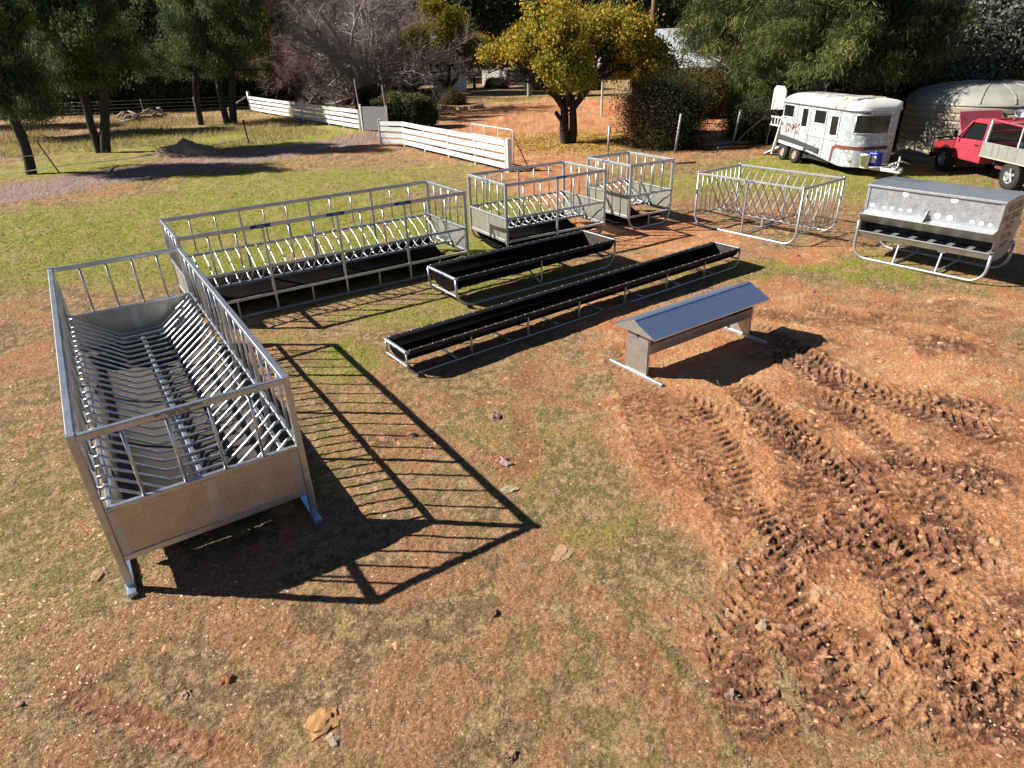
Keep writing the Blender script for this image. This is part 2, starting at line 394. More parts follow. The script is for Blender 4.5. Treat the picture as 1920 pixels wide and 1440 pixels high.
def fields(x, y):
    x = x.astype(np.float32); y = y.astype(np.float32)
    warp = (fbm(x, y, .55, 4, 1.)-.5); w2 = (fbm(x, y, 2.2, 4, 2.)-.5)
    xw = x+warp*1.6+w2*.4; yw = y+(fbm(x, y, .55, 4, 3.)-.5)*1.6+(fbm(x, y, 2.2, 3, 4.)-.5)*.4
    def acc(L):
        s_ = np.zeros(x.shape, np.float32)
        for a in L: s_ += a[4]*blob(xw, yw, *a[:4])
        return s_
    green = acc(GREEN); bare = acc(BARE); mud = acc(MUD); smooth = acc(SMOOTH); chips = acc(CHIPS)
    n_big = fbm(x, y, .35, 5, 5.); n_mid = fbm(x, y, 1.8, 5, 6., .6); n_fin = fbm(x, y, 11., 4, 7., .65)
    n_str = fbm(x*.6+y*.3, y*1.4-x*.5, 5., 4, 12., .6)
    g = sstep(.42, 1.0, green*1.0+(n_mid-.5)*1.9+(n_big-.5)*1.0)*.92*(.68+.32*sstep(6.6, 8.2, y))
    b = sstep(.35, .85, bare+(n_mid-.5)*1.1+(n_fin-.5)*.5)
    md = sstep(.3, .8, mud+(n_mid-.5)*.9-smooth*.9)
    near = sstep(26, 15, y)*sstep(-4, 0, y)
    # relief
    z = (n_mid-.5)*.10*sstep(12, 26, y)*sstep(70, 50, y) + (fbm(x, y, .25, 3, 8.)-.5)*.10*near + (n_mid-.5)*.035*near + (n_fin-.5)*.016*near + (vn(x*31+w2*3, y*31)-.5)*.010*near
    w1, i1 = worley(x+w2*.12, y+warp*.1, 11., 1.); w3, i3 = worley(x*.8+y*.4+w2*.05, y*1.1-x*.3, 23., 2.); w4, i4 = worley(x, y, 44., 4.)
    ridg = 1-np.abs(2*fbm(x*.75+.45*y, y*1.25-.3*x, 5.5, 5, 9., .6)-1)
    clod = (np.clip(.5-w1, 0, 1)*1.5*(i1 > .55)+np.clip(.5-w3, 0, 1)*1.1*(i3 > .45))
    patch = sstep(.36, .62, fbm(x*.9+.5*y, y*.8-.5*x, 1.3, 4, 10., .55)); md = md*(.25+.75*patch)
    crumb = np.clip(.5-w4, 0, 1)*(i4 > .35)
    z += md*near*(clod*.007+crumb*.010+sstep(.80, 1., ridg)*.015+(n_fin-.5)*.016)
    z += (1-md)*near*b*((n_fin-.5)*.006+np.clip(.45-w3, 0, 1)*.010*(i3 > .6))
    dark = np.zeros(x.shape, np.float32); lum = np.zeros(x.shape, np.float32)
    for pts, hw, dep, lug, k in TR:
        x0 = min(p.x for p in pts)-1; x1 = max(p.x for p in pts)+1; y0 = min(p.y for p in pts)-1; y1 = max(p.y for p in pts)+1
        m = (x > x0) & (x < x1) & (y > y0) & (y < y1)
        if not m.any(): continue
        xs, ys = x[m]+w2[m]*.14, y[m]+warp[m]*.25
        d, sg, al = seg_dist(xs, ys, pts)
        tot = sum((q_-p_).length for p_, q_ in zip(pts[:-1], pts[1:])); nm_ = n_fin[m]; md_ = n_mid[m]
        tp_ = sstep(0, .5, al)*sstep(tot, tot-.5, al)*sstep(.30, .5, md_+.18*k) * k
        hwv = hw*(.8+.4*nm_)
        inn = sstep(hwv*1.15, hwv*.75, d); berm = np.exp(-((d-hwv*1.2)/(hw*.28))**2)
        ph = al/.115+d*4.2+(sg > 0)*.5+(md_-.5)*1.5
        lg = np.sin(2*math.pi*ph); lg = np.sign(lg)*np.abs(lg)**.35*sstep(.01, .05, d)
        brk = sstep(.30, .52, nm_*.5+md_*.5+.06)
        dz = -dep*inn*.45 + inn*lg*lug*dep*.5*brk + berm*dep*np.clip(nm_*2.6-.85, -.1, 1.2)*.55 + inn*(nm_-.5)*dep*.4 + (inn+berm*.8)*crumb[m]*.014
        z[m] += dz*tp_*.64
        dark[m] = np.maximum(dark[m], tp_*np.clip(inn*(.8-.45*lg*lug*brk)+berm*.4*(nm_ < .5), 0, 1)*sstep(.25, .62, md_*.6+nm_*.4+.06))
        b[m] = np.maximum(b[m], inn*tp_*sstep(.2, .5, nm_)); g[m] *= 1-inn*tp_*.8
    far_dark = np.zeros(x.shape, np.float32)
    for pts, hw in FAR_TR:
        d, sg, al = seg_dist(x+w2*.5, y, pts); far_dark = np.maximum(far_dark, sstep(hw, hw*.3, d)*(n_fin > .45)*.8)
    dd, sg, al = seg_dist(x+w2*.5, y+warp*.3, DRIVE)
    hw = np.interp(y, [15, 22, 30, 36, 45], [2.2, 2.0, 1.8, 1.45, 1.2])
    drive = sstep(hw+.35, hw-.15, dd+(n_fin-.5)*.35+(n_mid-.5)*.5)
    return dict(z=z.astype(np.float32), g=g, b=b, md=md*near, chips=chips, dark=dark, drive=drive, near=near,
                n_big=n_big, n_mid=n_mid, n_fin=n_fin, n_str=n_str, clod=clod, ridg=ridg, far_dark=far_dark, smooth=smooth)

def ground_colour(x, y, F):
    def C(*c): return np.array(c, np.float32)
    def mixc(a, b, t): return a*(1-t[:, None])+b*t[:, None]
    nf, nm_, nb, ns = F['n_fin'], F['n_mid'], F['n_big'], F['n_str']
    n_hi = vn(x*34, y*34)*.6+vn(x*71+3, y*71)*.4
    # dead winter grass over red earth
    dry = mixc(C(.39, .25, .13), C(.18, .115, .058), sstep(.35, .6, nf))
    dry = mixc(dry, C(.56, .40, .24), sstep(.58, .78, n_hi*.6+ns*.4)*.8)
    dry = mixc(dry, C(.43, .20, .105), sstep(.44, .64, nm_)*.65)
    dry = mixc(dry, C(.15, .095, .05), sstep(.60, .76, n_hi*.5+nm_*.5)*.5)
    dry = mixc(dry, C(.20, .20, .055), sstep(.50, .64, nb*.5+nf*.5)*.5)
    grn = mixc(C(.20, .225, .026), C(.31, .31, .055), sstep(.35, .65, nf))
    grn = mixc(grn, C(.38, .30, .12), sstep(.46, .62, nm_*.5+ns*.5)*.8)
    grn = mixc(grn, C(.10, .12, .018), sstep(.5, .75, n_hi)*.5)
    red = mixc(C(.56, .26, .12), C(.43, .175, .08), sstep(.35, .68, nm_))
    red = mixc(red, C(.70, .43, .25), sstep(.52, .72, nf*.6+ns*.4)*.8)
    red = mixc(red, C(.27, .115, .06), sstep(.55, .75, n_hi*.5+nf*.5)*.6)
    red = mixc(red, C(.50, .37, .19), sstep(.5, .7, nb*.5+ns*.5)*.45)
    moist = mixc(C(.095, .045, .028), C(.20, .094, .054), sstep(.35, .7, nf))
    mudc = mixc(moist, C(.60, .325, .185), sstep(.3, .8, F['clod']*.8+sstep(.6, 1., F['ridg'])*.5+(nf-.5)*.9-.02))
    col_ = mixc(dry, grn, F['g'])
    col_ = mixc(col_, red, F['b'])
    col_ = mixc(col_, mudc, np.clip(F['md'], 0, 1)*sstep(.22, .5, nm_)*.95)
    col_ = mixc(col_, red*1.08, np.clip(F['smooth'], 0, 1)*.7*(F['b'] > .3))
    col_ = mixc(col_, mixc(moist, mudc, sstep(.5, .8, F['ridg'])*.5), np.clip(F['dark']*1.1, 0, 1))
    col_ = mixc(col_, C(.10, .075, .03), F['far_dark'])
    # patches of dry earth showing in the lawn, and a thatchy far paddock
    col_ = mixc(col_, C(.36, .25, .12), sstep(44, 60, y)*sstep(.4, .6, nm_)*(1-F['b'])*(1-F['g'])*.8)
    drv = mixc(C(.22, .15, .125), C(.36, .25, .21), sstep(.4, .6, n_hi))
    drv = mixc(drv, C(.25, .16, .10), sstep(.5, .8, nm_)*.4)
    col_ = mixc(col_, drv, F['drive'])
    return np.clip(col_, .005, .9)

NX = 1450
_a = np.linspace(-1, 1, NX); _e = np.concatenate([np.linspace(1, 1.5, 170)[1:], 1.5*np.geomspace(1, 60, 60)[1:]])
acol = np.concatenate([-_e[::-1], _a, _e]).astype(np.float64)
rows = [1.7]
while rows[-1] < 34: rows.append(rows[-1]+(rows[-1]**2+17.5)/(CAM_H*649)*.86)
while rows[-1] < 900: rows.append(rows[-1]*1.03)
rows = list(-np.geomspace(.4, 70, 14)[::-1]+1.2)+rows
rows = np.array(rows)
YY, AA = np.meshgrid(rows, acol, indexing='ij')
XX = AA*np.maximum(.79*YY+2.9, 3.4)
gx, gy = XX.ravel(), YY.ravel()
GF = fields(gx, gy)
gz = GF['z']
nr, nc = YY.shape
ii = (np.arange(nr-1)[:, None]*nc+np.arange(nc-1)[None]).ravel()
gme = np_mesh('ground', np.stack([gx, gy, gz], 1), np.stack([ii, ii+1, ii+nc+1, ii+nc], 1), [], ground_colour(gx.astype(np.float32), gy.astype(np.float32), GF), 'earth', True)
m = NM('earth_and_grass')
a = m.new('ShaderNodeVertexColor'); a.layer_name = 'earth'
v = m.tc('Object')
n1 = m.noise(38, 6, .7, v); n2 = m.noise(160, 3, .6, v); n3 = m.noise(1.6, 5, .6, v)
sp = m.ramp(n1, [(.32, .45), (.5, .98), (.70, 1.55)])
c = m.mix(1.0, a.outputs[0], sp, 'MULTIPLY')
c = m.mix(1.0, c, m.ramp(n2, [(.3, .6), (.7, 1.4)]), 'MULTIPLY')
m.set(base=c, rough=.95, spec=.15); m.bump(m.math('ADD', n1, m.math('MULTIPLY', n2, .4)), 1., .03)
gme.materials.append(m.m)
ground = link_mesh('ground', gme); tag(ground, kind='structure')

def zat(x, y):
    return float(fields(np.array([x]), np.array([y]))['z'][0])

def fan_sample(n, y0=1.9, y1=24., spread=.9):
    u = RNG.random(n); a0, a1 = math.atan(y0/4.18), math.atan(y1/4.18)
    y = 4.18*np.tan(a0+(a1-a0)*u); x = (RNG.random(n)*2-1)*(.79*y+2.9)*spread
    return x, y

# grass blades ---------------------------------------------------------
def blades(name, x, y, z, hgt, wid, colr, lean=1.0, label=None):
    n = len(x); P = np.stack([x, y, z], 1)
    th = RNG.random(n)*2*math.pi; up = np.stack([np.cos(th)*lean, np.sin(th)*lean, RNG.random(n)*.8+.25], 1); up = unit(up)
    s_ = np.stack([-np.sin(th+RNG.normal(size=n)*.5), np.cos(th), np.zeros(n)], 1)
    V = np.stack([P-s_*wid[:, None]*.5, P+s_*wid[:, None]*.5, P+up*hgt[:, None]], 1).reshape(-1, 3)
    me = np_mesh(name, V, np.arange(n*3).reshape(-1, 3), M['grass'], np.repeat(colr, 3, 0))
    return tag(link_mesh(name, me), label, 'grass', kind='stuff')
x, y = fan_sample(760000, 1.9, 26)
F = fields(x, y); r_ = RNG.random(len(x))
dist = np.sqrt(x*x+y*y+17.5); sc = np.clip(dist/6, .75, 4)
k = (r_ < F['g']*.75) & (F['drive'] < .3) & (F['b'] < .6)
cg = np.stack([.15+.16*RNG.random(k.sum()), .19+.13*RNG.random(k.sum()), .015+.03*RNG.random(k.sum())], 1)
mixd = (RNG.random(k.sum()) < .32)[:, None]; cg = np.where(mixd, cg*0+[.38, .30, .13], cg)
blades('green_grass', x[k], y[k], F['z'][k]-.003, (.016+.030*RNG.random(k.sum()))*sc[k]**.6, (.0042+.0035*RNG.random(k.sum()))*sc[k], cg, 1.0, 'short bright green grass growing in patches over the yard')
k = (r_ > F['g']*.75) & (r_ < .50-F['md']*.55-F['b']*.42-F['dark']*.3+F['n_mid']*.25) & (F['drive'] < .3)
q = RNG.random((k.sum(), 1)); cd_ = np.array([[.62, .44, .275]])*(.22+1.15*q**1.5)+RNG.normal(size=(k.sum(), 3))*.015
olv = (RNG.random(k.sum()) < .28)[:, None]; cd_ = np.where(olv, cd_*[.62, .74, .40], cd_)
blades('dry_grass', x[k], y[k], F['z'][k]-.002, (.014+.022*RNG.random(k.sum()))*sc[k]**.6, (.0034+.003*RNG.random(k.sum()))*sc[k], np.clip(cd_, .01, 1), 2.2, 'thin brown winter grass and straw over red earth')

# stones and mud clods -------------------------------------------------
_oct = np.array([[1,0,0],[.5,.87,0],[-.5,.8,0],[-1,0,0],[-.45,-.85,0],[.55,-.8,0],[.1,.05,.62],[.35,.4,.5],[-.4,.2,.5],[0,-.45,.5]], np.float32)
_of = []
for i in range(6):
    _of.append((i, (i+1) % 6, [7, 7, 8, 8, 9, 9][i]))
    if [7, 7, 8, 8, 9, 9][i] != [7, 7, 8, 8, 9, 9][(i+1) % 6]: _of.append(((i+1) % 6, [7, 7, 8, 8, 9, 9][(i+1) % 6], [7, 7, 8, 8, 9, 9][i]))
_of += [(6, 7, 8), (6, 8, 9), (6, 9, 7)]
_of = np.array(_of)
def lumps(name, x, y, z, size, flat, colr, mat_, label, cat):
    n = len(x); B = np.repeat(_oct[None], n, 0)*(1+RNG.normal(size=(n, 10, 3))*.22)
    a = RNG.random(n)*6.283; ca, sa = np.cos(a), np.sin(a)
    st = 1+RNG.random(n)*.9
    X = B[..., 0]*st[:, None]; Y = B[..., 1]
    V = np.stack([(X*ca[:, None]-Y*sa[:, None])*size[:, None], (X*sa[:, None]+Y*ca[:, None])*size[:, None], B[..., 2]*(size*flat)[:, None]], -1)
    V += np.stack([x, y, z], 1)[:, None]
    me = np_mesh(name, V.reshape(-1, 3), ((np.arange(n)*10)[:, None, None]+_of[None]).reshape(-1, 3), mat_, np.repeat(colr, 10, 0))
    return tag(link_mesh(name, me), label, cat, kind='stuff')
mm = NM('stone'); a = mm.new('ShaderNodeVertexColor'); a.layer_name = 'tint'; v = mm.tc()
mm.set(base=mm.mix(1., a.outputs[0], mm.ramp(mm.noise(90, 4, .6, v), [(.3, .7), (.7, 1.25)]), 'MULTIPLY'), rough=.9, spec=.2)
M['stone'] = mm.m
x, y = fan_sample(210000, 1.9, 13); F = fields(x, y)
pr = .012+np.clip(F['chips'], 0, 1)*1.0*sstep(.35, .65, F['n_mid'])+.06*F['b']
k = RNG.random(len(x)) < pr*.5
sc = np.clip(np.sqrt(x*x+y*y+17.5)/6, .8, 2)[k]
n = k.sum(); q = RNG.random((n, 1))
ch = np.array([[.64, .41, .29]])*(1-q)+np.array([[.80, .64, .47]])*q
ch = ch*(.5+.6*RNG.random((n, 1))); ch = np.where((RNG.random(n) < .22)[:, None], ch*[.55, .45, .42], ch)
lumps('gravel_chips', x[k], y[k], F['z'][k]-.002, (.0035+.008*RNG.random(n)**2.8)*sc, np.full(n, .6), ch, M['stone'], 'pale pinkish gravel chips and bark scattered over the ground', 'gravel')
x, y = fan_sample(160000, 1.9, 16); F = fields(x, y)
pr = .006+F['md']*.20+np.clip(F['dark'], 0, 1)*.16
k = RNG.random(len(x)) < pr*.55; n = k.sum(); sc = np.clip(np.sqrt(x*x+y*y+17.5)/6, .8, 2)[k]
q = RNG.random((n, 1)); ch = np.array([[.50, .25, .135]])*(.25+.95*q)
lumps('mud_clods', x[k], y[k], F['z'][k]-.005, (.004+.030*RNG.random(n)**5)*sc, .5+.4*RNG.random(n), ch, M['stone'], 'broken clods of red mud thrown up along the wheel ruts', 'mud')
# ------------------------------------------------------------------ feeders
def copy_part(src, parent, loc=(0, 0, 0), rz=0.0, sx=1.0):
    o = src.copy(); col.objects.link(o); o.parent = parent; o.location = loc; o.rotation_euler = (0, 0, rz); return o

def text_mesh(body, size, m_, extrude=0.0008):
    cu = bpy.data.curves.new('lettering', 'FONT'); cu.body = body; cu.size = size; cu.extrude = extrude
    cu.align_x = 'CENTER'; cu.align_y = 'CENTER'; cu.resolution_u = 2
    t = bpy.data.objects.new('lettering', cu); col.objects.link(t)
    dg = bpy.context.evaluated_depsgraph_get(); me = bpy.data.meshes.new_from_object(t.evaluated_get(dg))
    bpy.data.objects.remove(t); me.materials.clear(); me.materials.append(m_); return me

def sticker(parent, c, size, facing, lines, name='label_plate', txt=.028, plate=True, ink='white'):
    """small printed plate facing -y (0), -x (1), +x (2) or up (3) in the thing's frame"""
    rot = {0: (R(90), 0, 0), 1: (R(90), 0, R(-90)), 2: (R(90), 0, R(90)), 3: (0, 0, 0)}[facing]
    if plate:
        o = MB().box((0, 0, 0), (size[0], size[1], .002)).build(name, M['sticker'], parent, c)
    else:
        o = empty(name, c); o.parent = parent
    o.rotation_euler = rot
    for i, (t, s_) in enumerate(lines):
        q = link_mesh('lettering', text_mesh(t, s_, M[ink]), o); q.location = (0, size[1]*(.24-.5*i) if len(lines) > 1 else 0, .0022)
    return o

M['sheetwarm'] = mat_galv('ground_tinted_stained_sheet', (.40, .33, .22), (.56, .48, .35), .65, .4, .65, 40)  # tan of the reflected ground painted into the sheet, with its staining
def hay_feeder(lab, X, Y, yaw, L, W, H=1.57, mid=.83, low=.33, nsec=4, per=3, nrod=26, curved=False, tray=False, gal='galv', zb=.45, fh=.10, ends=4, outer=0):
    t = empty('hay_feeder', (X, Y, 0), yaw, lab, 'hay feeder', 'galvanised livestock feeders set out in the yard')
    g = M[gal]; hx, hy = L/2, W/2; P = .062
    for sx in (-1, 1):
        for sy in (-1, 1):
            b = .30 if curved else .0
            MB().rect([(sx*hx, sy*hy, b if curved else .05), (sx*hx, sy*hy, H+.012)], P, P, up=(0, 1, 0)).build('corner_post', g, t)
    for sy in (-1, 1):
        MB().rect([(-hx+P/2, sy*hy, H-.03), (hx-P/2, sy*hy, H-.03)], P, .06).build('top_rail', g, t)
        MB().rect([(-hx+P/2, sy*hy, mid), (hx-P/2, sy*hy, mid)], .045, .045).build('side_rail', g, t)
        MB().rect([(-hx+P/2, sy*hy, low), (hx-P/2, sy*hy, low)], .045, .045).build('lower_rail', g, t)
        # ground runner
        if curved:
            r_ = .30; z0 = .03
            pts = [(-hx, sy*hy, .42)] + arc((-hx+r_, z0+r_), r_, math.pi, 1.5*math.pi, 7, 'xz', sy*hy) + arc((hx-r_, z0+r_), r_, 1.5*math.pi, 2*math.pi, 7, 'xz', sy*hy) + [(hx, sy*hy, .42)]
            MB().tube(pts, .03, 10).build('runner', g, t)
        else:
            e = .13 if tray else .0
            wd = .075 if tray else .05
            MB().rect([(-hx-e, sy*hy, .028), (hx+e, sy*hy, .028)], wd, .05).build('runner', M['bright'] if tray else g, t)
    for sx in (-1, 1):
        MB().rect([(sx*hx, -hy+P/2, H-.03), (sx*hx, hy-P/2, H-.03)], .055, .06).build('top_rail', g, t)
    # mid posts and upright bars on the long sides
    sec = L/nsec
    for sy in (-1, 1):
        for k in range(1, nsec):
            x = -hx+k*sec
            MB().rect([(x, sy*hy, .05), (x, sy*hy, H-.06)], .042, .042, up=(0, 1, 0)).build('mid_post', g, t)
        if not curved:
            for k in range(nsec):
                x = -hx+(k+.5)*sec; MB().rect([(x, sy*hy, .05), (x, sy*hy, low-.022)], .03, .03, up=(0, 1, 0)).build('spacer', g, t)
    bar = MB().tube([(0, 0, mid+.02), (0, 0, H-.06)], .0145, 8).mesh('upright_bar', g)
    for sy in (-1, 1):
        for k in range(nsec):
            for j in range(1, per): link_mesh('upright_bar', bar, t, None, (-hx+k*sec+sec*j/per, sy*hy, 0))
    for sx in (-1, 1):
        for j in range(1, ends+1): link_mesh('upright_bar', bar, t, None, (sx*hx, -hy+W*j/(ends+1), 0))
    # end panels with their welded border straps
    for sx in (-1, 1):
        pn = MB().box((sx*hx, 0, (mid+low)/2), (.006, W-P, mid-low)).build('end_panel', M['sheetwarm' if tray and sx < 0 else 'sheet'], t)
        MB().rect([(sx*hx, -hy+P/2, mid), (sx*hx, hy-P/2, mid)], .05, .035).build('panel_rail', g, t)
        MB().rect([(sx*hx, -hy+P/2, low), (sx*hx, hy-P/2, low)], .03, .06).build('panel_rail', g, t)
        for s2 in (-1, 1):
            MB().box((sx*hx+s2*.0065, 0, (mid+low)/2), (.006, .10, mid-low-.06)).build('panel_strap', M['galvdull'], pn)
            if tray:
                for q in (-1, 1): MB().box((sx*hx+s2*.0065, q*(hy-P/2-.035), (mid+low)/2), (.006, .07, mid-low-.06)).build('panel_strap', M['galvdull'], pn)
    # cradle of bent rods
    pts = [(0, -hy+.02, mid+.012), (0, -hy+.09, mid-.005)] + [(0, -W*.30, mid-.11)] + [(0, -W*fh-.05, zb+.05), (0, -W*fh, zb+.012), (0, -W*fh+.06, zb)]
    if tray: pts = [(0, -hy+.02, mid+.012), (0, -hy+.07, mid+.012), (0, -hy+.14, mid-.05), (0, -W*fh-.06, zb+.055), (0, -W*fh, zb+.012), (0, -W*fh+.07, zb)]
    pts = pts+[(0, -p[1], p[2]) for p in pts[::-1]]
    rod = MB().tube(pts, .0155 if tray else .0125, 8).mesh('cradle_rod', g)
    for k in range(nrod): link_mesh('cradle_rod', rod, t, None, (-hx+L*(k+.8)/(nrod+.6), 0, 0))
    MB().rect([(-hx, 0, zb-.04), (hx, 0, zb-.04)], .05, .05).build('centre_beam', g, t)
    # trough under the cradle
    n = 14; prof = []; dz = (low-.05) if not tray else .25
    for i in range(n+1):
        q = -1+2*i/n; y = q*(hy-.04)
        prof.append((y, low-.0-dz*(1-abs(q)**(2.2 if not tray else 5))))
    outer_ = [(p[0], p[1]-.012) for p in prof[::-1]]
    b = MB(); allp = prof+outer_
    xe = hx-(.32 if tray else .05)
    b.prism(allp, -xe, xe); b.sm = [len(f) == 4 for f in b.f]
    b.build('trough', M['belt'] if tray else M['rubber'], t)
    if tray:
        for s2 in (-1, 1): MB().face([(s2*xe, -hy+.04, low), (s2*xe, hy-.04, low), (s2*xe, hy-.10, low-.24), (s2*xe, -hy+.10, low-.24)]).face([(s2*xe, -hy+.04, low), (s2*(hx-.02), -hy+.04, low), (s2*(hx-.02), hy-.04, low), (s2*xe, hy-.04, low)]).build('trough_end', M['belt'], t)
        MB().rect([(-xe+.02, 0, low-.235), (xe-.02, 0, low-.235)], .06, .02).build('floor_strap', g, t)
    for k in range(1, nsec*2):
        x = -hx+L*k/(nsec*2)
        if k % 2 == 0: MB().rect([(x, -hy, .035), (x, hy, .035)], .035, .03).build('cross_tie', g, t)
    return t

A = hay_feeder('nearest and largest-looking hay feeder, bent rods over a grey floor', -4.211, 7.034, R(123), 5.418, 1.666, H=1.6, mid=.865, low=.34, nsec=4, per=4, nrod=27, tray=True, zb=.50, fh=.17)
# the printed name on the near end rail
sticker(A, (-5.418/2-.031, .06, 1.571), (.5, .05), 1, [('BATTERSON WELDING', .036), ('0472 354 706', .03)], plate=False, ink='ink')
B = hay_feeder('long hay feeder over a black trough with three blue labels on its near top rail', -3.532, 12.608, R(33.2), 5.363, 1.624, nsec=4, per=3, nrod=27, gal='galv', fh=.07, zb=.42)
for k in (1, 2, 3): sticker(B, (-5.363/2+5.363*k/4-.03, -1.624/2-.033, 1.545), (.34, .06), 0, [('WELDING', .03)])
Cf = hay_feeder('two-bay hay feeder standing behind the shorter open trough', .734, 15.42, R(31), 2.689, 1.618, nsec=2, per=3, nrod=13, curved=True, gal='galvdull', fh=.10, zb=.42)
sticker(Cf, (-2.689/2-.03, 0, 1.545), (.30, .04), 1, [('WELDING', .025)]); sticker(Cf, (.1, -1.618/2-.033, 1.545), (.26, .04), 0, [('WELDING', .025)])
Df = hay_feeder('small square one-bay hay feeder farthest back near the steel posts', 3.136, 16.932, R(31), 1.348, 1.645, nsec=1, per=4, nrod=6, curved=True, gal='galvdull', fh=.10, zb=.42)
sticker(Df, (-1.348/2-.03, .1, 1.545), (.26, .04), 1, [('WELDING', .025)])
for th, dx in ((Cf, 0.0), (Df, 0.0)):
    hy_ = 1.62/2
    for sy in (-1, 1): MB().rect([(dx, sy*hy_, .05), (dx, sy*hy_, .31)], .03, .03, up=(0, 1, 0)).build('spacer', M['galvdull'], th)

# cradle feeder of sloped bars -----------------------------------------
L, W, H = 2.733, 1.673, 1.274; hx, hy = L/2, W/2
t = empty('cradle_feeder', (6.198, 15.644, 0), R(-53), 'open hay rack of crossing sloped bars with curved runners and no sheet panels', 'hay feeder', 'galvanised livestock feeders set out in the yard')
g = M['galvdull']
for sy in (-1, 1):
    r_ = .28; z0 = .026
    pts = [(-hx, sy*hy, H)] + arc((-hx+r_, z0+r_), r_, math.pi, 1.5*math.pi, 7, 'xz', sy*hy) + arc((hx-r_, z0+r_), r_, 1.5*math.pi, 2*math.pi, 7, 'xz', sy*hy) + [(hx, sy*hy, H)]
    MB().tube(pts, .026, 10).build('runner_frame', g, t)
    MB().rect([(-hx, sy*hy, H-.02), (hx, sy*hy, H-.02)], .045, .045).build('top_rail', g, t)
    MB().rect([(0, sy*hy, .05), (0, sy*hy, H-.04)], .045, .03, up=(1, 0, 0)).build('mid_post', g, t)
    rod = MB().tube([(0, sy*(hy-.01), H-.035), (0, sy*(hy-.07), H-.045), (0, sy*(hy-.14), H-.12), (0, sy*.10, .36), (0, sy*.03, .30)], .0145, 8).mesh('sloped_bar', g)
    for k in range(12): link_mesh('sloped_bar', rod, t, None, (-hx+L*(k+.9)/12.8, 0, 0))
ub = MB().tube([(0, 0, .28), (0, 0, H-.04)], .0135, 8).mesh('upright_bar', g)
for sx in (-1, 1):
    MB().rect([(sx*hx, -hy, H-.02), (sx*hx, hy, H-.02)], .045, .045).build('top_rail', g, t)
    MB().rect([(sx*hx, -hy, .27), (sx*hx, hy, .27)], .03, .03).build('end_rail', g, t)
    for j in range(1, 9): link_mesh('upright_bar', ub, t, None, (sx*hx, -hy+W*j/9, 0))
    for sy in (-1, 1): MB().lathe([(.0, .0), (.03, .0), (.03, .03), (.0, .034)], (sx*hx, sy*hy, H), 10).build('post_cap', g, t)
MB().rect([(-hx, 0, .275), (hx, 0, .275)], .06, .045).build('centre_beam', M['galvdull'], t)
MB().rect([(0, -hy, .05), (0, hy, .05)], .035, .035).build('cross_tie', g, t)
MB().rect([(0, 0, .07), (0, 0, .25)], .05, .05, up=(0, 1, 0)).build('spacer', g, t)
sticker(t, (0.05, -hy-.024, H-.02), (.24, .03), 0, [('WELDING', .02)])

M['flap'] = mat_plain('dusty_rubber', (.045, .036, .032), (.025, .021, .019), .75, 6, spec=.1)
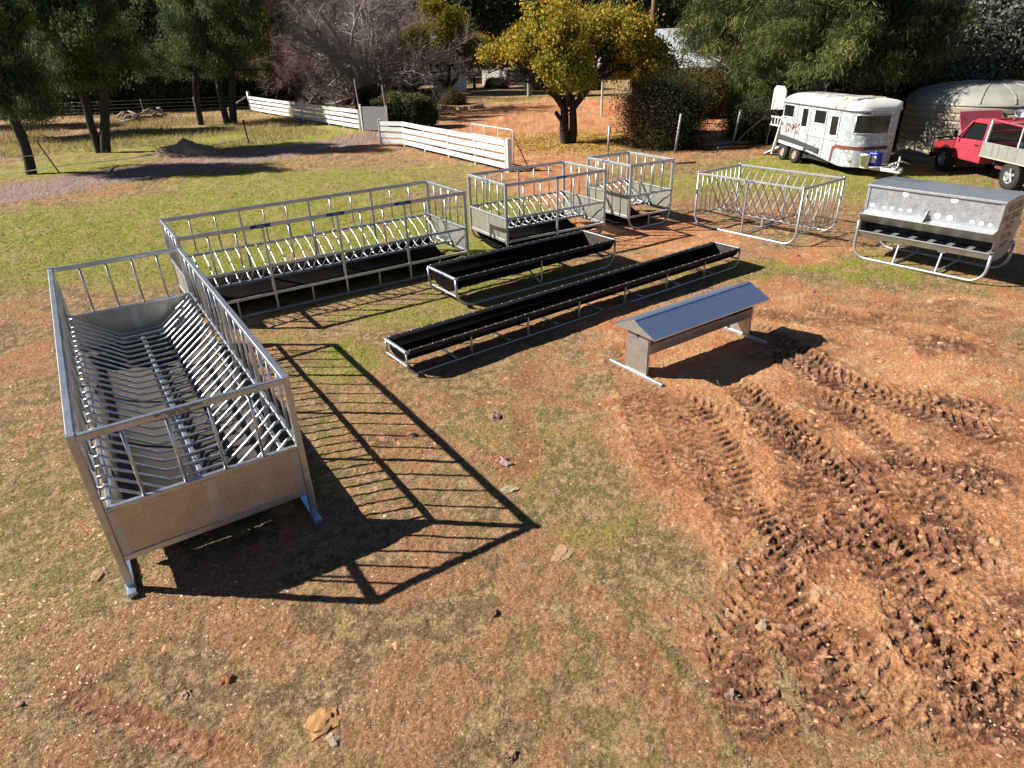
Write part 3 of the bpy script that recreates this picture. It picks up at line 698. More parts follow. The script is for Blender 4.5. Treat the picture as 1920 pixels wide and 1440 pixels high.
# open troughs ---------------------------------------------------------
def open_trough(lab, X, Y, yaw, L, W, z, npost, rr, depth, cross, tub=.022):
    t = empty('feed_trough', (X, Y, 0), yaw, lab, 'feed trough', 'galvanised livestock feeders set out in the yard')
    hx, hy = L/2, W/2; g = M['galv']
    for sy in (-1, 1):
        MB().rect([(-hx, sy*hy, z-.02), (hx, sy*hy, z-.02)], .035, .04).build('rim_rail', g, t)
        z0 = tub
        pts = [(-hx, sy*hy, z-.03)] + arc((-hx+rr, z0+rr), rr, math.pi, 1.5*math.pi, 8, 'xz', sy*hy) + arc((hx-rr, z0+rr), rr, 1.5*math.pi, 2*math.pi, 8, 'xz', sy*hy) + [(hx, sy*hy, z-.03)]
        MB().tube(pts, tub, 10).build('runner', g, t)
        for k in range(1, npost+1):
            x = -hx+L*k/(npost+1)
            MB().rect([(x, sy*hy, .04), (x, sy*hy, z-.04)], .035, .02, up=(1, 0, 0)).build('post', g, t)
    for sx in (-1, 1):
        MB().rect([(sx*hx, -hy, z-.018), (sx*hx, hy, z-.018)], .045, .04).build('end_rail', M['galvdull'], t)
        MB().rect([(sx*(hx), -hy, z*.42), (sx*(hx), hy, z*.42)], .04, .03).build('end_tie', M['galvdull'], t)
    for x in cross:
        MB().tube([(x, -hy, .05), (x, 0, z-depth-.01), (x, hy, .05)] if cross and z > .5 else [(x, -hy, .05), (x, hy, .05)], .015, 8).build('cross_tie', g, t)
    n = 16; prof = []
    for i in range(n+1):
        a = math.pi*i/n; prof.append((-math.cos(a)*(hy-.015), z-.012-depth*math.sin(a)**.8))
    fl = [(prof[0][0]-.03, prof[0][1]+.010)]; fr = [(prof[-1][0]+.03, prof[-1][1]+.010)]
    prof = fl+prof+fr
    b = MB().prism(prof+[(p[0]*1.0, p[1]-.009) for p in prof[::-1]], -hx+.03, hx-.03); b.sm = [len(f) == 4 for f in b.f]
    tr = b.build('trough_liner', M['rubber'], t)
    for sx in (-1, 1):   # turned-up belt ends
        MB().prism([(p[0], p[1]) for p in prof[1:-1]], sx*(hx-.035), sx*(hx-.027)).build('liner_end', M['belt'] if sx > 0 else M['rubber'], tr)
    for sy in (-1, 1):
        pts_ = [(-hx+.04+(L-.08)*k/40, sy*(hy+.026), z-.028+.006*math.sin(k*1.9)+.004*math.sin(k*.7)) for k in range(41)]
        MB().rect(pts_, .006, .062).build('liner_flap', M['flap'], tr)
        MB().rect([(-hx+.04, sy*(hy+.004), z+.003), (hx-.04, sy*(hy+.004), z+.003)], .05, .006).build('liner_flap', M['flap'], tr)
    s_ = MB(); ns = int(L/.19)
    for sy in (-1, 1):
        for k in range(ns+1):
            s_.lathe([(.0, .008), (.008, .006), (.009, .0)], (-hx+.06+(L-.12)*k/ns, sy*(hy+.002), z+.0065), 7)
    o = s_.build('rim_screws', M['screw'], tr); o['kind'] = 'stuff'
    return t
Gt = open_trough('shorter wider open trough with black liner on tall curved runners', .362, 12.41, R(34.8), 3.822, .978, .572, 1, .30, .30, [0], .024)
sticker(Gt, (-3.822/2-.024, 0, .554), (.26, .028), 1, [('WELDING', .02)]); sticker(Gt, (.02, -.978/2-.021, .552), (.36, .03), 0, [('WELDING', .022)])
Ht = open_trough('very long narrow open trough with black liner, low to the ground', 1.428, 10.798, R(36.1), 7.635, .62, .395, 6, .17, .22, [-3, -2, -1, 0, 1, 2, 3], .016)
sticker(Ht, (-7.635/2-.024, 0, .377), (.2, .026), 1, [('WELDING', .02)])

# roofed trough --------------------------------------------------------
t = empty('roofed_trough', (2.679, 8.778, 0), R(34.1), 'small trough under a shiny gabled lid tinted sky blue on two upright end plates', 'feed trough', 'galvanised livestock feeders set out in the yard')
L, W = 2.448, .774; hx, hy = L/2, W/2; ze, zr = .68, .845
rf = MB()
rf.face([(-hx, -hy, ze), (hx, -hy, ze), (hx, 0, zr), (-hx, 0, zr)]).face([(-hx, 0, zr), (hx, 0, zr), (hx, hy, ze), (-hx, hy, ze)])
rf.face([(-hx, -hy, ze-.02), (hx, -hy, ze-.02), (hx, -hy, ze), (-hx, -hy, ze)]).face([(-hx, hy, ze-.02), (hx, hy, ze-.02), (hx, hy, ze), (-hx, hy, ze)])
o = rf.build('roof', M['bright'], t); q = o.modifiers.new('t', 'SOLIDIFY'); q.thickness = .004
for sx in (-1, 1):
    MB().face([(sx*(hx-.004), -hy+.01, ze-.012), (sx*(hx-.004), hy-.01, ze-.012), (sx*(hx-.004), hy-.02, ze+.002), (sx*(hx-.004), 0, zr-.01), (sx*(hx-.004), -hy+.02, ze+.002)]).build('gable', M['sheet'], o)
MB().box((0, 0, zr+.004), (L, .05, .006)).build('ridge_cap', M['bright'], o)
for sx in (-1, 1):
    x = sx*(hx-.10)
    pl = MB().prism([(-.20, .05), (.20, .05), (.20, ze+.055), (.14, ze+.085), (-.14, ze+.085), (-.20, ze+.055)], x-.003, x+.003).build('end_plate', M['sheet'], t)
    MB().rect([(x-sx*.02, -.2, .05), (x-sx*.02, -.2, ze+.05)], .03, .008, up=(0, 1, 0)).build('plate_flange', M['galvdull'], pl)
    MB().rect([(x-sx*.02, .2, .05), (x-sx*.02, .2, ze+.05)], .03, .008, up=(0, 1, 0)).build('plate_flange', M['galvdull'], pl)
    MB().rect([(x, -.51, .026), (x, .51, .026)], .05, .05).build('foot', M['galvdull'], t)
prof = [(-.215, .50), (-.195, .50), (-.18, .36), (-.08, .30), (.08, .30), (.18, .36), (.195, .50), (.215, .50), (.215, .494), (.205, .488), (.19, .352), (.085, .292), (-.085, .292), (-.19, .352), (-.205, .488), (-.215, .494)]
MB().prism(prof, -hx+.105, hx-.105).build('trough_body', M['galv'], t)
MB().rect([(-hx+.1, 0, .74), (hx-.1, 0, .74)], .03, .03).build('ridge_beam', M['galv'], t)
for x in (-.35, .45): MB().rect([(x, -.2, .505), (x, .2, .505)], .03, .012).build('cross_strap', M['galvdull'], t)
_s = MB().face([(0, -.045, .06), (0, .045, .06), (0, .03, -.01), (0, 0, -.06), (0, -.03, -.01)]).build('blue_emblem', M['sticker'], t, (-hx+.0965, 0, .60))
_s['label'] = 'small faded blue pointed emblem'

M['lidzinc'] = mat_galv('pale_zinc_lid', (.5, .55, .62), (.66, .70, .76), .75, .2, .34)
# grain feeder ---------------------------------------------------------
L, W, H = 2.364, 1.047, 1.485; hx, hy = L/2, W/2
t = empty('grain_feeder', (8.397, 12.568, 0), R(-52.4), 'bulky enclosed grain feeder with shiny lid, spangled front sheet and lettered side', 'grain feeder', 'galvanised livestock feeders set out in the yard')
lid = MB().prism([(-hy-.02, H-.005), (-hy-.02, H+.015), (0, H+.045), (hy+.02, H+.015), (hy+.02, H-.005), (0, H+.02)], -hx-.02, hx+.02).build('lid', M['lidzinc'], t)
MB().rect([(-hx-.02, -hy-.03, H-.012), (hx+.02, -hy-.03, H-.012)], .02, .035).build('lid_edge', M['galvdull'], lid)
MB().rect([(-hx-.02, hy+.03, H-.012), (hx+.02, hy+.03, H-.012)], .02, .035).build('lid_edge', M['galvdull'], lid)
side = [(-hy, H-.01), (-hy+.0, 1.00), (-hy-.20, .955), (-hy-.02, .76), (-hy-.0, .46), (-.2, .36), (.2, .36), (hy, .46), (hy+.02, .76), (hy+.20, .955), (hy, 1.0), (hy, H-.01)]
for sx in (-1, 1):
    pn = MB().prism(side, sx*hx-.003, sx*hx+.003).build('side_panel', M['sheet'], t)
    for i, (tx, sz, zz) in enumerate((('FEEDERS', .19, 1.33), ('WELDING', .18, 1.15), ('0472', .2, .98), ('354 706', .17, .80), ('SHEEP', .15, .64))):
        if sx > 0:
            l = link_mesh('lettering', text_mesh(tx, sz, M['ink']), pn, None, (hx+.004, .0 if i else .05, zz)); l.rotation_euler = (R(90), 0, R(90))
for sy in (-1, 1):
    MB().face([(-hx, sy*hy, 1.0), (hx, sy*hy, 1.0), (hx, sy*hy, H-.01), (-hx, sy*hy, H-.01)]).build('front_sheet', M['spangle'], t)
    b = MB(); b.face([(-hx, sy*(hy-.0), .975), (hx, sy*hy, .975), (hx, sy*(hy+.20), .955), (-hx, sy*(hy+.20), .955)])
    b.face([(-hx, sy*(hy+.20), .955), (hx, sy*(hy+.20), .955), (hx, sy*(hy-.03), .76), (-hx, sy*(hy-.03), .76)])
    b.face([(-hx, sy*hy, .975), (hx, sy*hy, .975), (hx, sy*(hy+.004), 1.03), (-hx, sy*(hy+.004), 1.03)])
    lg = b.build('ledge', M['galvdull'], t); q = lg.modifiers.new('t', 'SOLIDIFY'); q.thickness = .004
    MB().face([(0, sy*(hy+.003), .98), (0, sy*(hy+.003), 1.18), (0, sy*(hy+.19), .96)]).build('divider', M['galvdull'], lg).modifiers.new('t', 'SOLIDIFY').thickness = .006
    MB().face([(-hx, sy*(hy-.02), .47), (hx, sy*(hy-.02), .47), (hx, sy*(hy+.04), .57), (-hx, sy*(hy+.04), .57)]).build('trough_front', M['sheet'], t).modifiers.new('t', 'SOLIDIFY').thickness = .006
    MB().rect([(-hx, sy*(hy+.04), .575), (hx, sy*(hy+.04), .575)], .03, .02).build('trough_lip', M['galvdull'], t)
    for k in range(7):
        x = -hx+L*(k+.5)/7
        MB().box((x+L/14, sy*(hy-.06), .60), (.10, .20, .008)).build('grate_plate', M['galvdull'], t)
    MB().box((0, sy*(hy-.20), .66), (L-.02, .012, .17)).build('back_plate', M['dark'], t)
    for x in ((-hx+.02), (hx-.02)): MB().rect([(x, sy*(hy-.003)+sy*.012, 1.03), (x, sy*(hy-.003)+sy*.012, H-.03)], .05, .012, up=(0, 1, 0)).build('corner_strip', M['galvdull'], t)
    rr = .27; z0 = .028; yy = sy*(hy-.0)
    pts = [(-hx, yy-sy*.0, .80)] + [(-hx-.03, yy, .55)] + arc((-hx-.03+rr, z0+rr), rr, math.pi, 1.5*math.pi, 7, 'xz', yy) + arc((hx+.03-rr, z0+rr), rr, 1.5*math.pi, 2*math.pi, 7, 'xz', yy) + [(hx+.03, yy, .55)]
    pts = [(-hx-.035, sy*(hy+.03), .78)]+[(p[0], sy*(hy+.03), p[2]) for p in pts[1:]]
    MB().tube(pts, .028, 10).build('runner', M['galvdull'], t)
    for k in (1, 2): MB().rect([(-hx+L*k/3, sy*(hy+.03), .05), (-hx+L*k/3, sy*(hy-.08), .42)], .045, .03, up=(1, 0, 0)).build('mid_leg', M['galvdull'], t); MB().box((-hx+L*k/3, sy*(hy-.08), .43), (.14, .10, .012)).build('leg_plate', M['galvdull'], t)
for k in (1, 2): MB().rect([(-hx+L*k/3, -hy-.03, .045), (-hx+L*k/3, hy+.03, .045)], .035, .035).build('cross_tie', M['galvdull'], t)
MB().prism([(-hy+.02, .465), (-.2, .37), (.2, .37), (hy-.02, .465), (hy-.02, .455), (.2, .355), (-.2, .355), (-hy+.02, .455)], -hx+.005, hx-.005).build('trough_bottom', M['sheet'], t)
# pale oxide patches on the new sheet
ox = mat_plain('white_oxide', (.8, .8, .78), (.7, .7, .68), .7, 12)
for i, (u, z_, s_) in enumerate(((.30, 1.40, .10), (.66, 1.40, .11), (.06, 1.10, .08), (.16, 1.09, .06), (.22, 1.10, .06), (.29, 1.09, .06), (.36, 1.10, .07), (.50, 1.09, .08), (.57, 1.09, .10), (.66, 1.08, .09), (.82, 1.07, .07), (.88, 1.07, .07), (.94, 1.06, .06))):
    a_ = [(s_*.55*math.cos(k*.7)*(1+.3*random.random()), s_*.45*math.sin(k*.7)*(1+.3*random.random())) for k in range(9)]
    MB().face([(-hx+L*u+p, -hy-.0022, z_+q) for p, q in a_]).build('oxide_patch', ox, t)
# ------------------------------------------------------------------ white rail fences and gates
def rail_fence(lab, pts, per, h=1.12, thick_end=None, mats=('white',)):
    t = empty('rail_fence', pts[0], 0, lab, 'fence', 'white four-board fences along the drive'); o0 = Vector(pts[0])
    for a, b in zip(pts[:-1], pts[1:]):
        a = Vector(a)-o0; b = Vector(b)-o0; d = (b-a); n = max(1, round(d.length/per)); u = d.normalized(); nn = Vector((u.y, -u.x, 0))
        for k in range(n+1):
            if k == 0 and a.length > .01: continue
            p = a+d*(k/n); MB().rect([p+Vector((0, 0, -.05)), p+Vector((0, 0, h-.03))], .09, .06, up=u).build('fence_post', M['white'], t)
        for i in range(4):
            z = .22+i*.265+.0
            for k in range(0, n):
                p, q = a+d*(k/n), a+d*((k+1)/n)
                s_ = random.uniform(-.012, .012)
                MB().rect([p+nn*.05+u*.004+Vector((0, 0, z+s_)), q+nn*.05-u*.004+Vector((0, 0, z+random.uniform(-.012, .012)))], .022, .185, bev=.08).build('fence_board', M['white'], t)
    return t
f0, f1 = at(472, 209), at(676, 245)
rail_fence('distant white board fence running from the grey corner post to the small gate', [f0, f1], 2.1)
g0, g1, g2 = at(716, 273), at(759, 275), at(950, 322)
FN = rail_fence('nearer white board fence bending away from the gate and ending in a thick square post', [g0, g1, g2], 2.15)
o0 = Vector(g0)
MB().rect([g2-o0+Vector((.10, -.02, -.05)), g2-o0+Vector((.10, -.02, 1.16))], .2, .12, up=(1, -1, 0)).build('end_post', M['white'], FN)
MB().rect([Vector((0, 0, -.05)), Vector((0, 0, 1.18))], .16, .12, up=(1, 0, 0)).build('gate_post', M['white'], FN)
# solid grey board gate
ga, gb = at(681, 246), at(712, 262)
gb = Vector((ga.x+1.15, ga.y-.55, 0)); t = empty('board_gate', ga, math.atan2(gb.y-ga.y, gb.x-ga.x), 'small solid gate of grey horizontal boards between the two white fences', 'gate')
Lg = 1.75
for k in range(7): MB().rect([(.06, 0, .16+k*.175), (Lg-.06, 0, .16+k*.175)], .03, .168, bev=.06).build('gate_board', M['gategrey'], t)
MB().rect([(0, 0, -.02), (0, 0, 1.42)], .1, .08, up=(0, 1, 0)).build('gate_stile', M['white'], t); MB().rect([(Lg, 0, .05), (Lg, 0, 1.36)], .06, .05, up=(0, 1, 0)).build('gate_stile', M['white'], t)
for nm, a_, z in (('left', (-.1, .1), 2.7), ('right', (1.9, -.2), 2.4)):
    p = Matrix.Rotation(t.rotation_euler.z, 3, 'Z') @ Vector((a_[0], a_[1], 0)) + ga
    q = MB().rect([(0, 0, -.05), (-.12, .02, z)], .07, .05, up=(1, 0, 0)).build('pale_pole', M['white'], None, p)
    tag(q, 'tall thin pale pole standing %s the grey board gate' % ('left of' if nm == 'left' else 'right of'), 'pole')
# tubular gate leaning behind the nearer fence
t = empty('tube_gate', g2+Vector((.28, .55, 0)), math.atan2((g1-g2).y, (g1-g2).x), 'white tubular steel gate propped behind the end of the board fence', 'gate')
fr = [(0, 0, .1)]+[(0, 0, 1.25)]+arc((.12, 1.25), .12, math.pi, .5*math.pi, 4)+arc((2.98, 1.25), .12, .5*math.pi, 0, 4)+[(3.1, 0, .1)]
MB().tube(fr+[(0, 0, .1)], .02, 8).build('gate_frame', M['white'], t)
for z in (.4, .7, 1.0): MB().tube([(0, 0, z), (3.1, 0, z)], .014, 8).build('gate_bar', M['white'], t)
for x in (1.05, 2.1): MB().tube([(x, 0, .1), (x, 0, 1.37)], .014, 8).build('gate_bar', M['white'], t)
MB().tube([(-.02, 0, 1.2), (-.15, -.55, 0)], .02, 8).build('prop', M['polewood'], t)

# grey corner post, stay and wires
t = empty('corner_post', f0, 0, 'grey timber corner post with a diagonal stay and wires at the far fence end', 'fence post')
MB().tube([(0, 0, -.1), (0, 0, 1.45)], .13, 10).build('post', M['steelpost'], t)
MB().tube([(-.1, 0, 1.15), (-2.1, -.1, .1)], .05, 8).build('stay', M['steelpost'], t)
t = empty('wire_fence', f0+Vector((-.3, 0, 0)), 0, 'wire fence on thin posts running left from the grey corner post under the pines', 'fence')
for z in (.35, .6, .85, 1.1): MB().tube([(-x, -.25*x*.2, z) for x in (0, 12, 24, 36)], .006, 4).build('wire', M['steelpost'], t)
for x in (4, 8, 12, 16, 20, 24, 28, 32, 36): MB().tube([(-x, -.05*x, -.05), (-x, -.05*x, 1.2)], .035, 6).build('fence_post', M['wood'], t)
# low electric tape fence beside the gravel drive
t = empty('tape_fence', (0, 0, 0), 0, 'low electric tape fence with red-capped end stake along the gravel drive', 'fence')
e0, e1, e2 = at(467, 270), at(112, 325), at(-160, 350)
MB().tube([e0, e0+Vector((-.05, 0, 1.05))], .035, 8).build('stake', M['bark'], t); MB().lathe([(0, 0), (.09, .0), (.07, .16), (0, .2)], e0+Vector((-.05, 0, .98)), 8).build('red_cap', mat_plain('faded_red', srgb(150, 40, 30)), t)
MB().tube([e1, e1+Vector((-.55, .1, 1.25))], .03, 6).build('stake', M['wood'], t); MB().tube([e2, e2+Vector((0, 0, .9))], .03, 6).build('stake', M['wood'], t)
tp = []
for a, b in ((e0, e1), (e1, e2)):
    for k in range(9):
        q = k/8; p = a.lerp(b, q); tp.append(p+Vector((0, 0, .28-.22*math.sin(q*math.pi)*.6)))
MB().tube(tp, .016, 5).build('tape', M['white'], t)
a_ = MB().tube([e1+Vector((-.3, 0, .75)), e2+Vector((0, 0, .75))], .014, 4).build('tape', M['white'], t)

# mound of clippings beside the drive
def mound(name, lab, cat, c, rx, ry, h_, m_, n=40, seed=0):
    v, f = [], []
    for i in range(n+1):
        for j in range(n+1):
            x, y = -1+2*i/n, -1+2*j/n; r_ = math.hypot(x, y)
            zz = max(0, 1-r_)**.8*h_; zz += (float(fbm(np.array([x*1.0+seed]), np.array([y*1.0]), 4, 4, 3.)[0])-.5)*h_*.9*(r_ < 1)
            v.append((x*rx, y*ry, zz if r_ < 1 else -.03))
    for i in range(n):
        for j in range(n): a = i*(n+1)+j; f.append((a, a+n+1, a+n+2, a+1))
    me = bpy.data.meshes.new(name); me.from_pydata(v, [], f); me.materials.append(m_); o = link_mesh(name, me); o.location = c; return tag(o, lab, cat)
M['thatch'] = mat_plain('dry_clippings', (.44, .32, .20), (.14, .09, .055), .95, 14, bump=1.)
mound('clipping_heap', 'low brown heap of clippings beside the gravel drive', 'heap', at(350, 288), 1.6, 1.2, .55, M['thatch'], 26)

# star posts near the shrub
for k, (px, py, h_, lean, lab) in enumerate(((1140, 284, 1.02, .03, 'short grey post behind the square hay feeder'), (1265, 286, 1.48, .13, 'tall leaning grey post right of the dark shrub'), (1372, 274, 1.42, .2, 'dark-topped grey post nearest the horse trailer'))):
    p = at(px, py); b = MB().tube([(0, 0, -.05), (lean, 0, h_)], .05, 8); o = b.build('steel_post', M['steelpost'], None, p); tag(o, lab, 'post', 'grey posts beside the drive')
o = MB().tube([(0, 0, .03), (.75, .1, .04)], .03, 6).build('dark_stick', M['bark'], None, at(1268, 308)); tag(o, 'dark straight stick lying on the lawn by the square feeder', 'stick')
for k, (a_, b_, r_, lab) in enumerate((((1318, 276), (1420, 270), .09, 'long pale log lying in the shade beneath the tallest leaning post'), ((1345, 281), (1400, 277), .06, 'thinner pale log in front of the long shaded log'))):
    p, q = at(*a_), at(*b_); o = MB().tube([(0, 0, r_), (q-p)*.5+Vector((0, .05, r_*1.2)), (q-p)+Vector((0, 0, r_))], [r_, r_*.9, r_*.7], 8).build('log', M['wood'], None, p); tag(o, lab, 'log')
for k, (px, py, a1, lab) in enumerate(((245, 228, 2.6, 'dark fallen branch pile with pale cut ends under the pines'), (292, 222, 1.4, 'smaller pile of broken branches right of the dark branch pile'))):
    t = empty('branch_pile', at(px, py), 0, lab, 'branches')
    for j in range(11):
        an = random.uniform(0, 6.28); l = random.uniform(.5, 1.3)*a1*.6; z0 = random.uniform(.05, .6)
        c = Vector((random.gauss(0, .5)*a1*.4, random.gauss(0, .3), z0)); d = Vector((math.cos(an), math.sin(an)*.5, random.uniform(-.2, .5)))*l*.5
        MB().tube([c-d, c+d*.1+Vector((0, 0, .08)), c+d], [.09, .08, .04], 6).build('branch', M['barkgrey' if j % 3 else 'wood'], t)

# ------------------------------------------------------------------ horse trailer
TX, TY, TYAW, TL, TW = 10.38, 25.78, R(-81), 4.32, 1.72
t = empty('horse_trailer', (TX, TY, 0), TYAW, 'old white horse trailer with peeling paint, rust stripes and rounded front', 'horse trailer')
# local: x forward, y left; near side is y=0 .. far side y=+TW (body built between)
rust = (.16, .045, .022)
m = NM('trailer_paint'); v = m.tc('Object')
n1 = m.noise(2.2, 8, .7, v, .5); n2 = m.noise(9, 6, .65, v); n3 = m.noise(.9, 3, .5, v)
se = m.new('ShaderNodeSeparateXYZ'); m.link(v, se.inputs[0])
basec = m.mix(m.ramp(n3, [(.4, 0.), (.6, 1.)]), (.42, .475, .50), (.33, .385, .41))
basec = m.mix(m.ramp(n2, [(.52, 0.), (.62, 1.)]), basec, (.75, .76, .74))
streak = m.noise(3, 5, .6, m.tc('Object', (6, 6, .5)))
basec = m.mix(m.math('MULTIPLY', m.ramp(streak, [(.5, 0.), (.75, 1.)]), .45), basec, (.36, .38, .36))
low_ = m.ramp(se.outputs[2], [(.25, 1.), (.40, 0.)])
pch = m.math('MULTIPLY', m.ramp(n1, [(.56, 0.), (.575, 1.)]), m.ramp(se.outputs[2], [(.0, 1.), (.5, .9), (.62, .1)]))
basec = m.mix(pch, basec, (.70, .70, .67)); zA = m.math('MULTIPLY', m.math('MULTIPLY', m.ramp(se.outputs[2], [(.0, 0.), (.01, 1.)]), m.math('LESS_THAN', se.outputs[0], 1.25)), m.math('MULTIPLY', m.math('GREATER_THAN', se.outputs[2], .98), m.math('LESS_THAN', se.outputs[2], 1.28)))
n5 = m.noise(7, 6, .65, v, .6)
rs = m.math('MAXIMUM', m.math('MULTIPLY', m.ramp(n1, [(.61, 0.), (.625, 1.)]), .9), m.math('MULTIPLY', zA, m.ramp(n5, [(.53, 0.), (.55, 1.)])))
basec = m.mix(m.ramp(m.noise(5, 5, .7, m.tc('Object', (1, 1, .35)), .3), [(.52, 0.), (.60, .7)]), basec, (.30, .31, .30))
basec = m.mix(rs, basec, rust)
m.set(base=basec, rough=m.math('ADD', m.math('MULTIPLY', n2, .3), .3), metal=.15, spec=.4); m.bump(n2, .15, .02)
M['trailer'] = m.m
M['aged'] = mat_worn('aged_white', (.66, .66, .62), (.45, .42, .36), .62, 4)
M['rustred'] = mat_plain('rust_red', (.20, .055, .03), (.13, .035, .02), .85, 10, bump=.4)
zg, zb_ = 1.98, .30
def bplan(n=14, grow=0.0):
    """plan outline of the body, front (x=TL) rounded"""
    rf_ = .62
    pts = [(-.0-grow, -grow), (TL-rf_, -grow)]
    pts += [(TL-rf_+(rf_+grow)*math.sin(a), rf_-(rf_+grow)*math.cos(a)) for a in np.linspace(0, math.pi/2, 9)[1:]]
    pts += [(TL-rf_+(rf_+grow)*math.cos(a), TW-rf_+(rf_+grow)*math.sin(a)) for a in np.linspace(0, math.pi/2, 9)]
    return pts+[(-grow, TW+grow)]
pl = bplan(); rings = []
fl = [(zb_+.0, -.02, .0), (zb_+.35, 0, 0), (1.2, 0, 0), (zg, 0, 0)]
for z, s_, _ in fl: rings.append([Vector((x*(1)+(s_ if x > 2 else 0), y, z+(.42*max(0, 1-x/1.3)**.35 if z == zb_ else 0))) for x, y in pl])
b = MB().quadstrip(rings, True, True); body = b.build('body', M['trailer'], t)
em = body.modifiers.new('e', 'EDGE_SPLIT'); em.split_angle = R(40)
# roof shell
rr_ = []
for q in np.linspace(0, 1, 9):
    a = q*math.pi/2; ins = .46*(1-math.cos(a))*1.0; z = zg+.02+.30*math.sin(a)
    rr_.append([Vector((min(max(x, ins*.6), TL-ins*1.5) if True else x, min(max(y, ins*1.3), TW-ins*1.3), z)) for x, y in bplan(grow=.03)])
rf = MB().quadstrip(rr_, True, True).build('roof', M['aged'], t); rf.modifiers.new('e', 'EDGE_SPLIT').split_angle = R(50)
gut = bplan(grow=.045); MB().tube([(x, y, zg+.01) for x, y in gut], .022, 6).build('gutter', M['galvdull'], t)
M['yellow'] = mat_plain('yellowed_strip', (.62, .50, .16), (.55, .50, .36), .6, 5)
for xx in (1.25, .80): MB().tube([(TL-xx, y, z) for y, z in ((-.02, zg+.04), (.03, zg+.13), (.13, zg+.22), (.30, zg+.295), (.55, zg+.325), (.86, zg+.33), (1.2, zg+.32), (1.5, zg+.27))], .035, 8).build('roof_strip', M['yellow'], rf)
MB().box((TL-.75, .50, zg+.335), (.42, .6, .05)).build('roof_hatch', M['aged'], rf, None, .01)
for y in (.52, 1.2): MB().rect([(TL-.62, y, zg+.33), (TL-.25, y, zg+.22), (TL-.02, y, zg+.06)], .04, .03).build('roof_rib', M['aged'], rf)
def trwin(x0, x1, z0, z1, nm='side_window', fr='white', frame=.035):
    o = MB().box(((x0+x1)/2, -.004, (z0+z1)/2), (x1-x0, .012, z1-z0)).build(nm, M['glass'], t, None, .03)
    b = MB()
    for a, c in (((x0-frame/2, z0-frame), (x0-frame/2, z1+frame)), ((x1+frame/2, z0-frame), (x1+frame/2, z1+frame))): b.rect([(a[0], -.008, a[1]), (c[0], -.008, c[1])], frame, .02, up=(0, 1, 0))
    for z in (z0-frame/2, z1+frame/2): b.rect([(x0, -.008, z), (x1, -.008, z)], .02, frame)
    b.build('window_frame', M[fr], o); return o
trwin(.08, .72, 1.52, 1.90, frame=.02); trwin(1.28, 1.62, 1.28, 1.86, frame=.05); trwin(2.02, 2.66, 1.47, 1.87, frame=.03); trwin(2.98, 3.36, 1.18, 1.76, frame=.045)
# wrapped front window
def frontpos(a, z, g=.012):
    rf_ = .62
    return (TL-rf_+(rf_+g)*math.sin(a), rf_-(rf_+g)*math.cos(a), z)
b = MB(); aa = np.linspace(.62, math.pi/2, 8); lo = [frontpos(a, 1.32) for a in aa]+[(TL+.012, y, 1.32) for y in np.linspace(.75, TW-.62, 4)]; hi = [(p[0], p[1], 1.86) for p in lo]
for i in range(len(lo)-1): b.face([lo[i], lo[i+1], hi[i+1], hi[i]], True)
fw_ = b.build('front_window', M['glass'], t)
b = MB(); b.tube(lo, .02, 6); b.tube(hi, .02, 6); b.tube([lo[0], hi[0]], .02, 6); b.build('window_frame', M['galvdull'], fw_)
# panel seams, rust band round the nose, dark and pale side rubbing strips
b = MB()
for x in (.98, 1.20, 1.78, 2.72, 3.43): b.rect([(x, -.006, zb_+.15), (x, -.006, zg-.02)], .02, .008, up=(0, 1, 0))
b.rect([(1.7, -.006, 1.02), (TL-.62, -.006, 1.02)], .008, .015)
b.build('panel_seam', M['galvdull'], t)
band = [(TL-1.05, -.009, .42), (TL-1.04, -.009, .62), (TL-1.0, -.009, .80), (TL-.9, -.009, .87), (TL-.62, -.009, .88)]+[frontpos(a, .88, .009) for a in np.linspace(.1, math.pi/2, 10)]+[(TL+.009, 1.2, .88)]
MB().rect(band, .012, .10, up=(0, 0, 1)).build('rust_band', M['rustred'], t)
MB().rect([(TL-1.05, -.008, .38), (TL-1.02, -.008, .85)], .09, .012, up=(0, 1, 0)).build('rust_band', M['rustred'], t)
MB().rect([(-.02, -.03, .80), (1.0, -.035, .74), (2.55, -.03, .60)], .05, .16).build('dark_rail', mat_plain('charcoal', (.05, .055, .055), rough=.6), t)
MB().rect([(.1, -.06, .64), (1.75, -.06, .56)], .05, .10).build('mudguard', M['white'], t)
for x in (.35, 1.15):
    wh = empty('wheel', (x, .06, .31)); wh.parent = t
    MB().lathe([(.16, -.10), (.24, -.105), (.30, -.085), (.315, -.04), (.315, .04), (.30, .085), (.24, .105), (.16, .10)], (0, 0, 0), 28, 'y').build('tyre', M['tyre'], wh)
    b = MB().lathe([(.0, -.055), (.05, -.07), (.08, -.05), (.13, -.045), (.165, -.085), (.185, -.09)], (0, 0, 0), 24, 'y'); b.build('rim', mat_plain('dusty_rim', (.36, .29, .22), (.22, .16, .12), .7, 12), wh)
    MB().box((0, 0, 0), (.03, .03, .03))
for x in (.35, 1.15): MB().tube([(x, .1, .31), (x, TW-.1, .31)], .04, 8).build('axle', M['dark'], t)
MB().box((TL/2, TW/2, zb_+.02), (TL-.7, TW-.25, .12)).build('chassis', M['dark'], t)
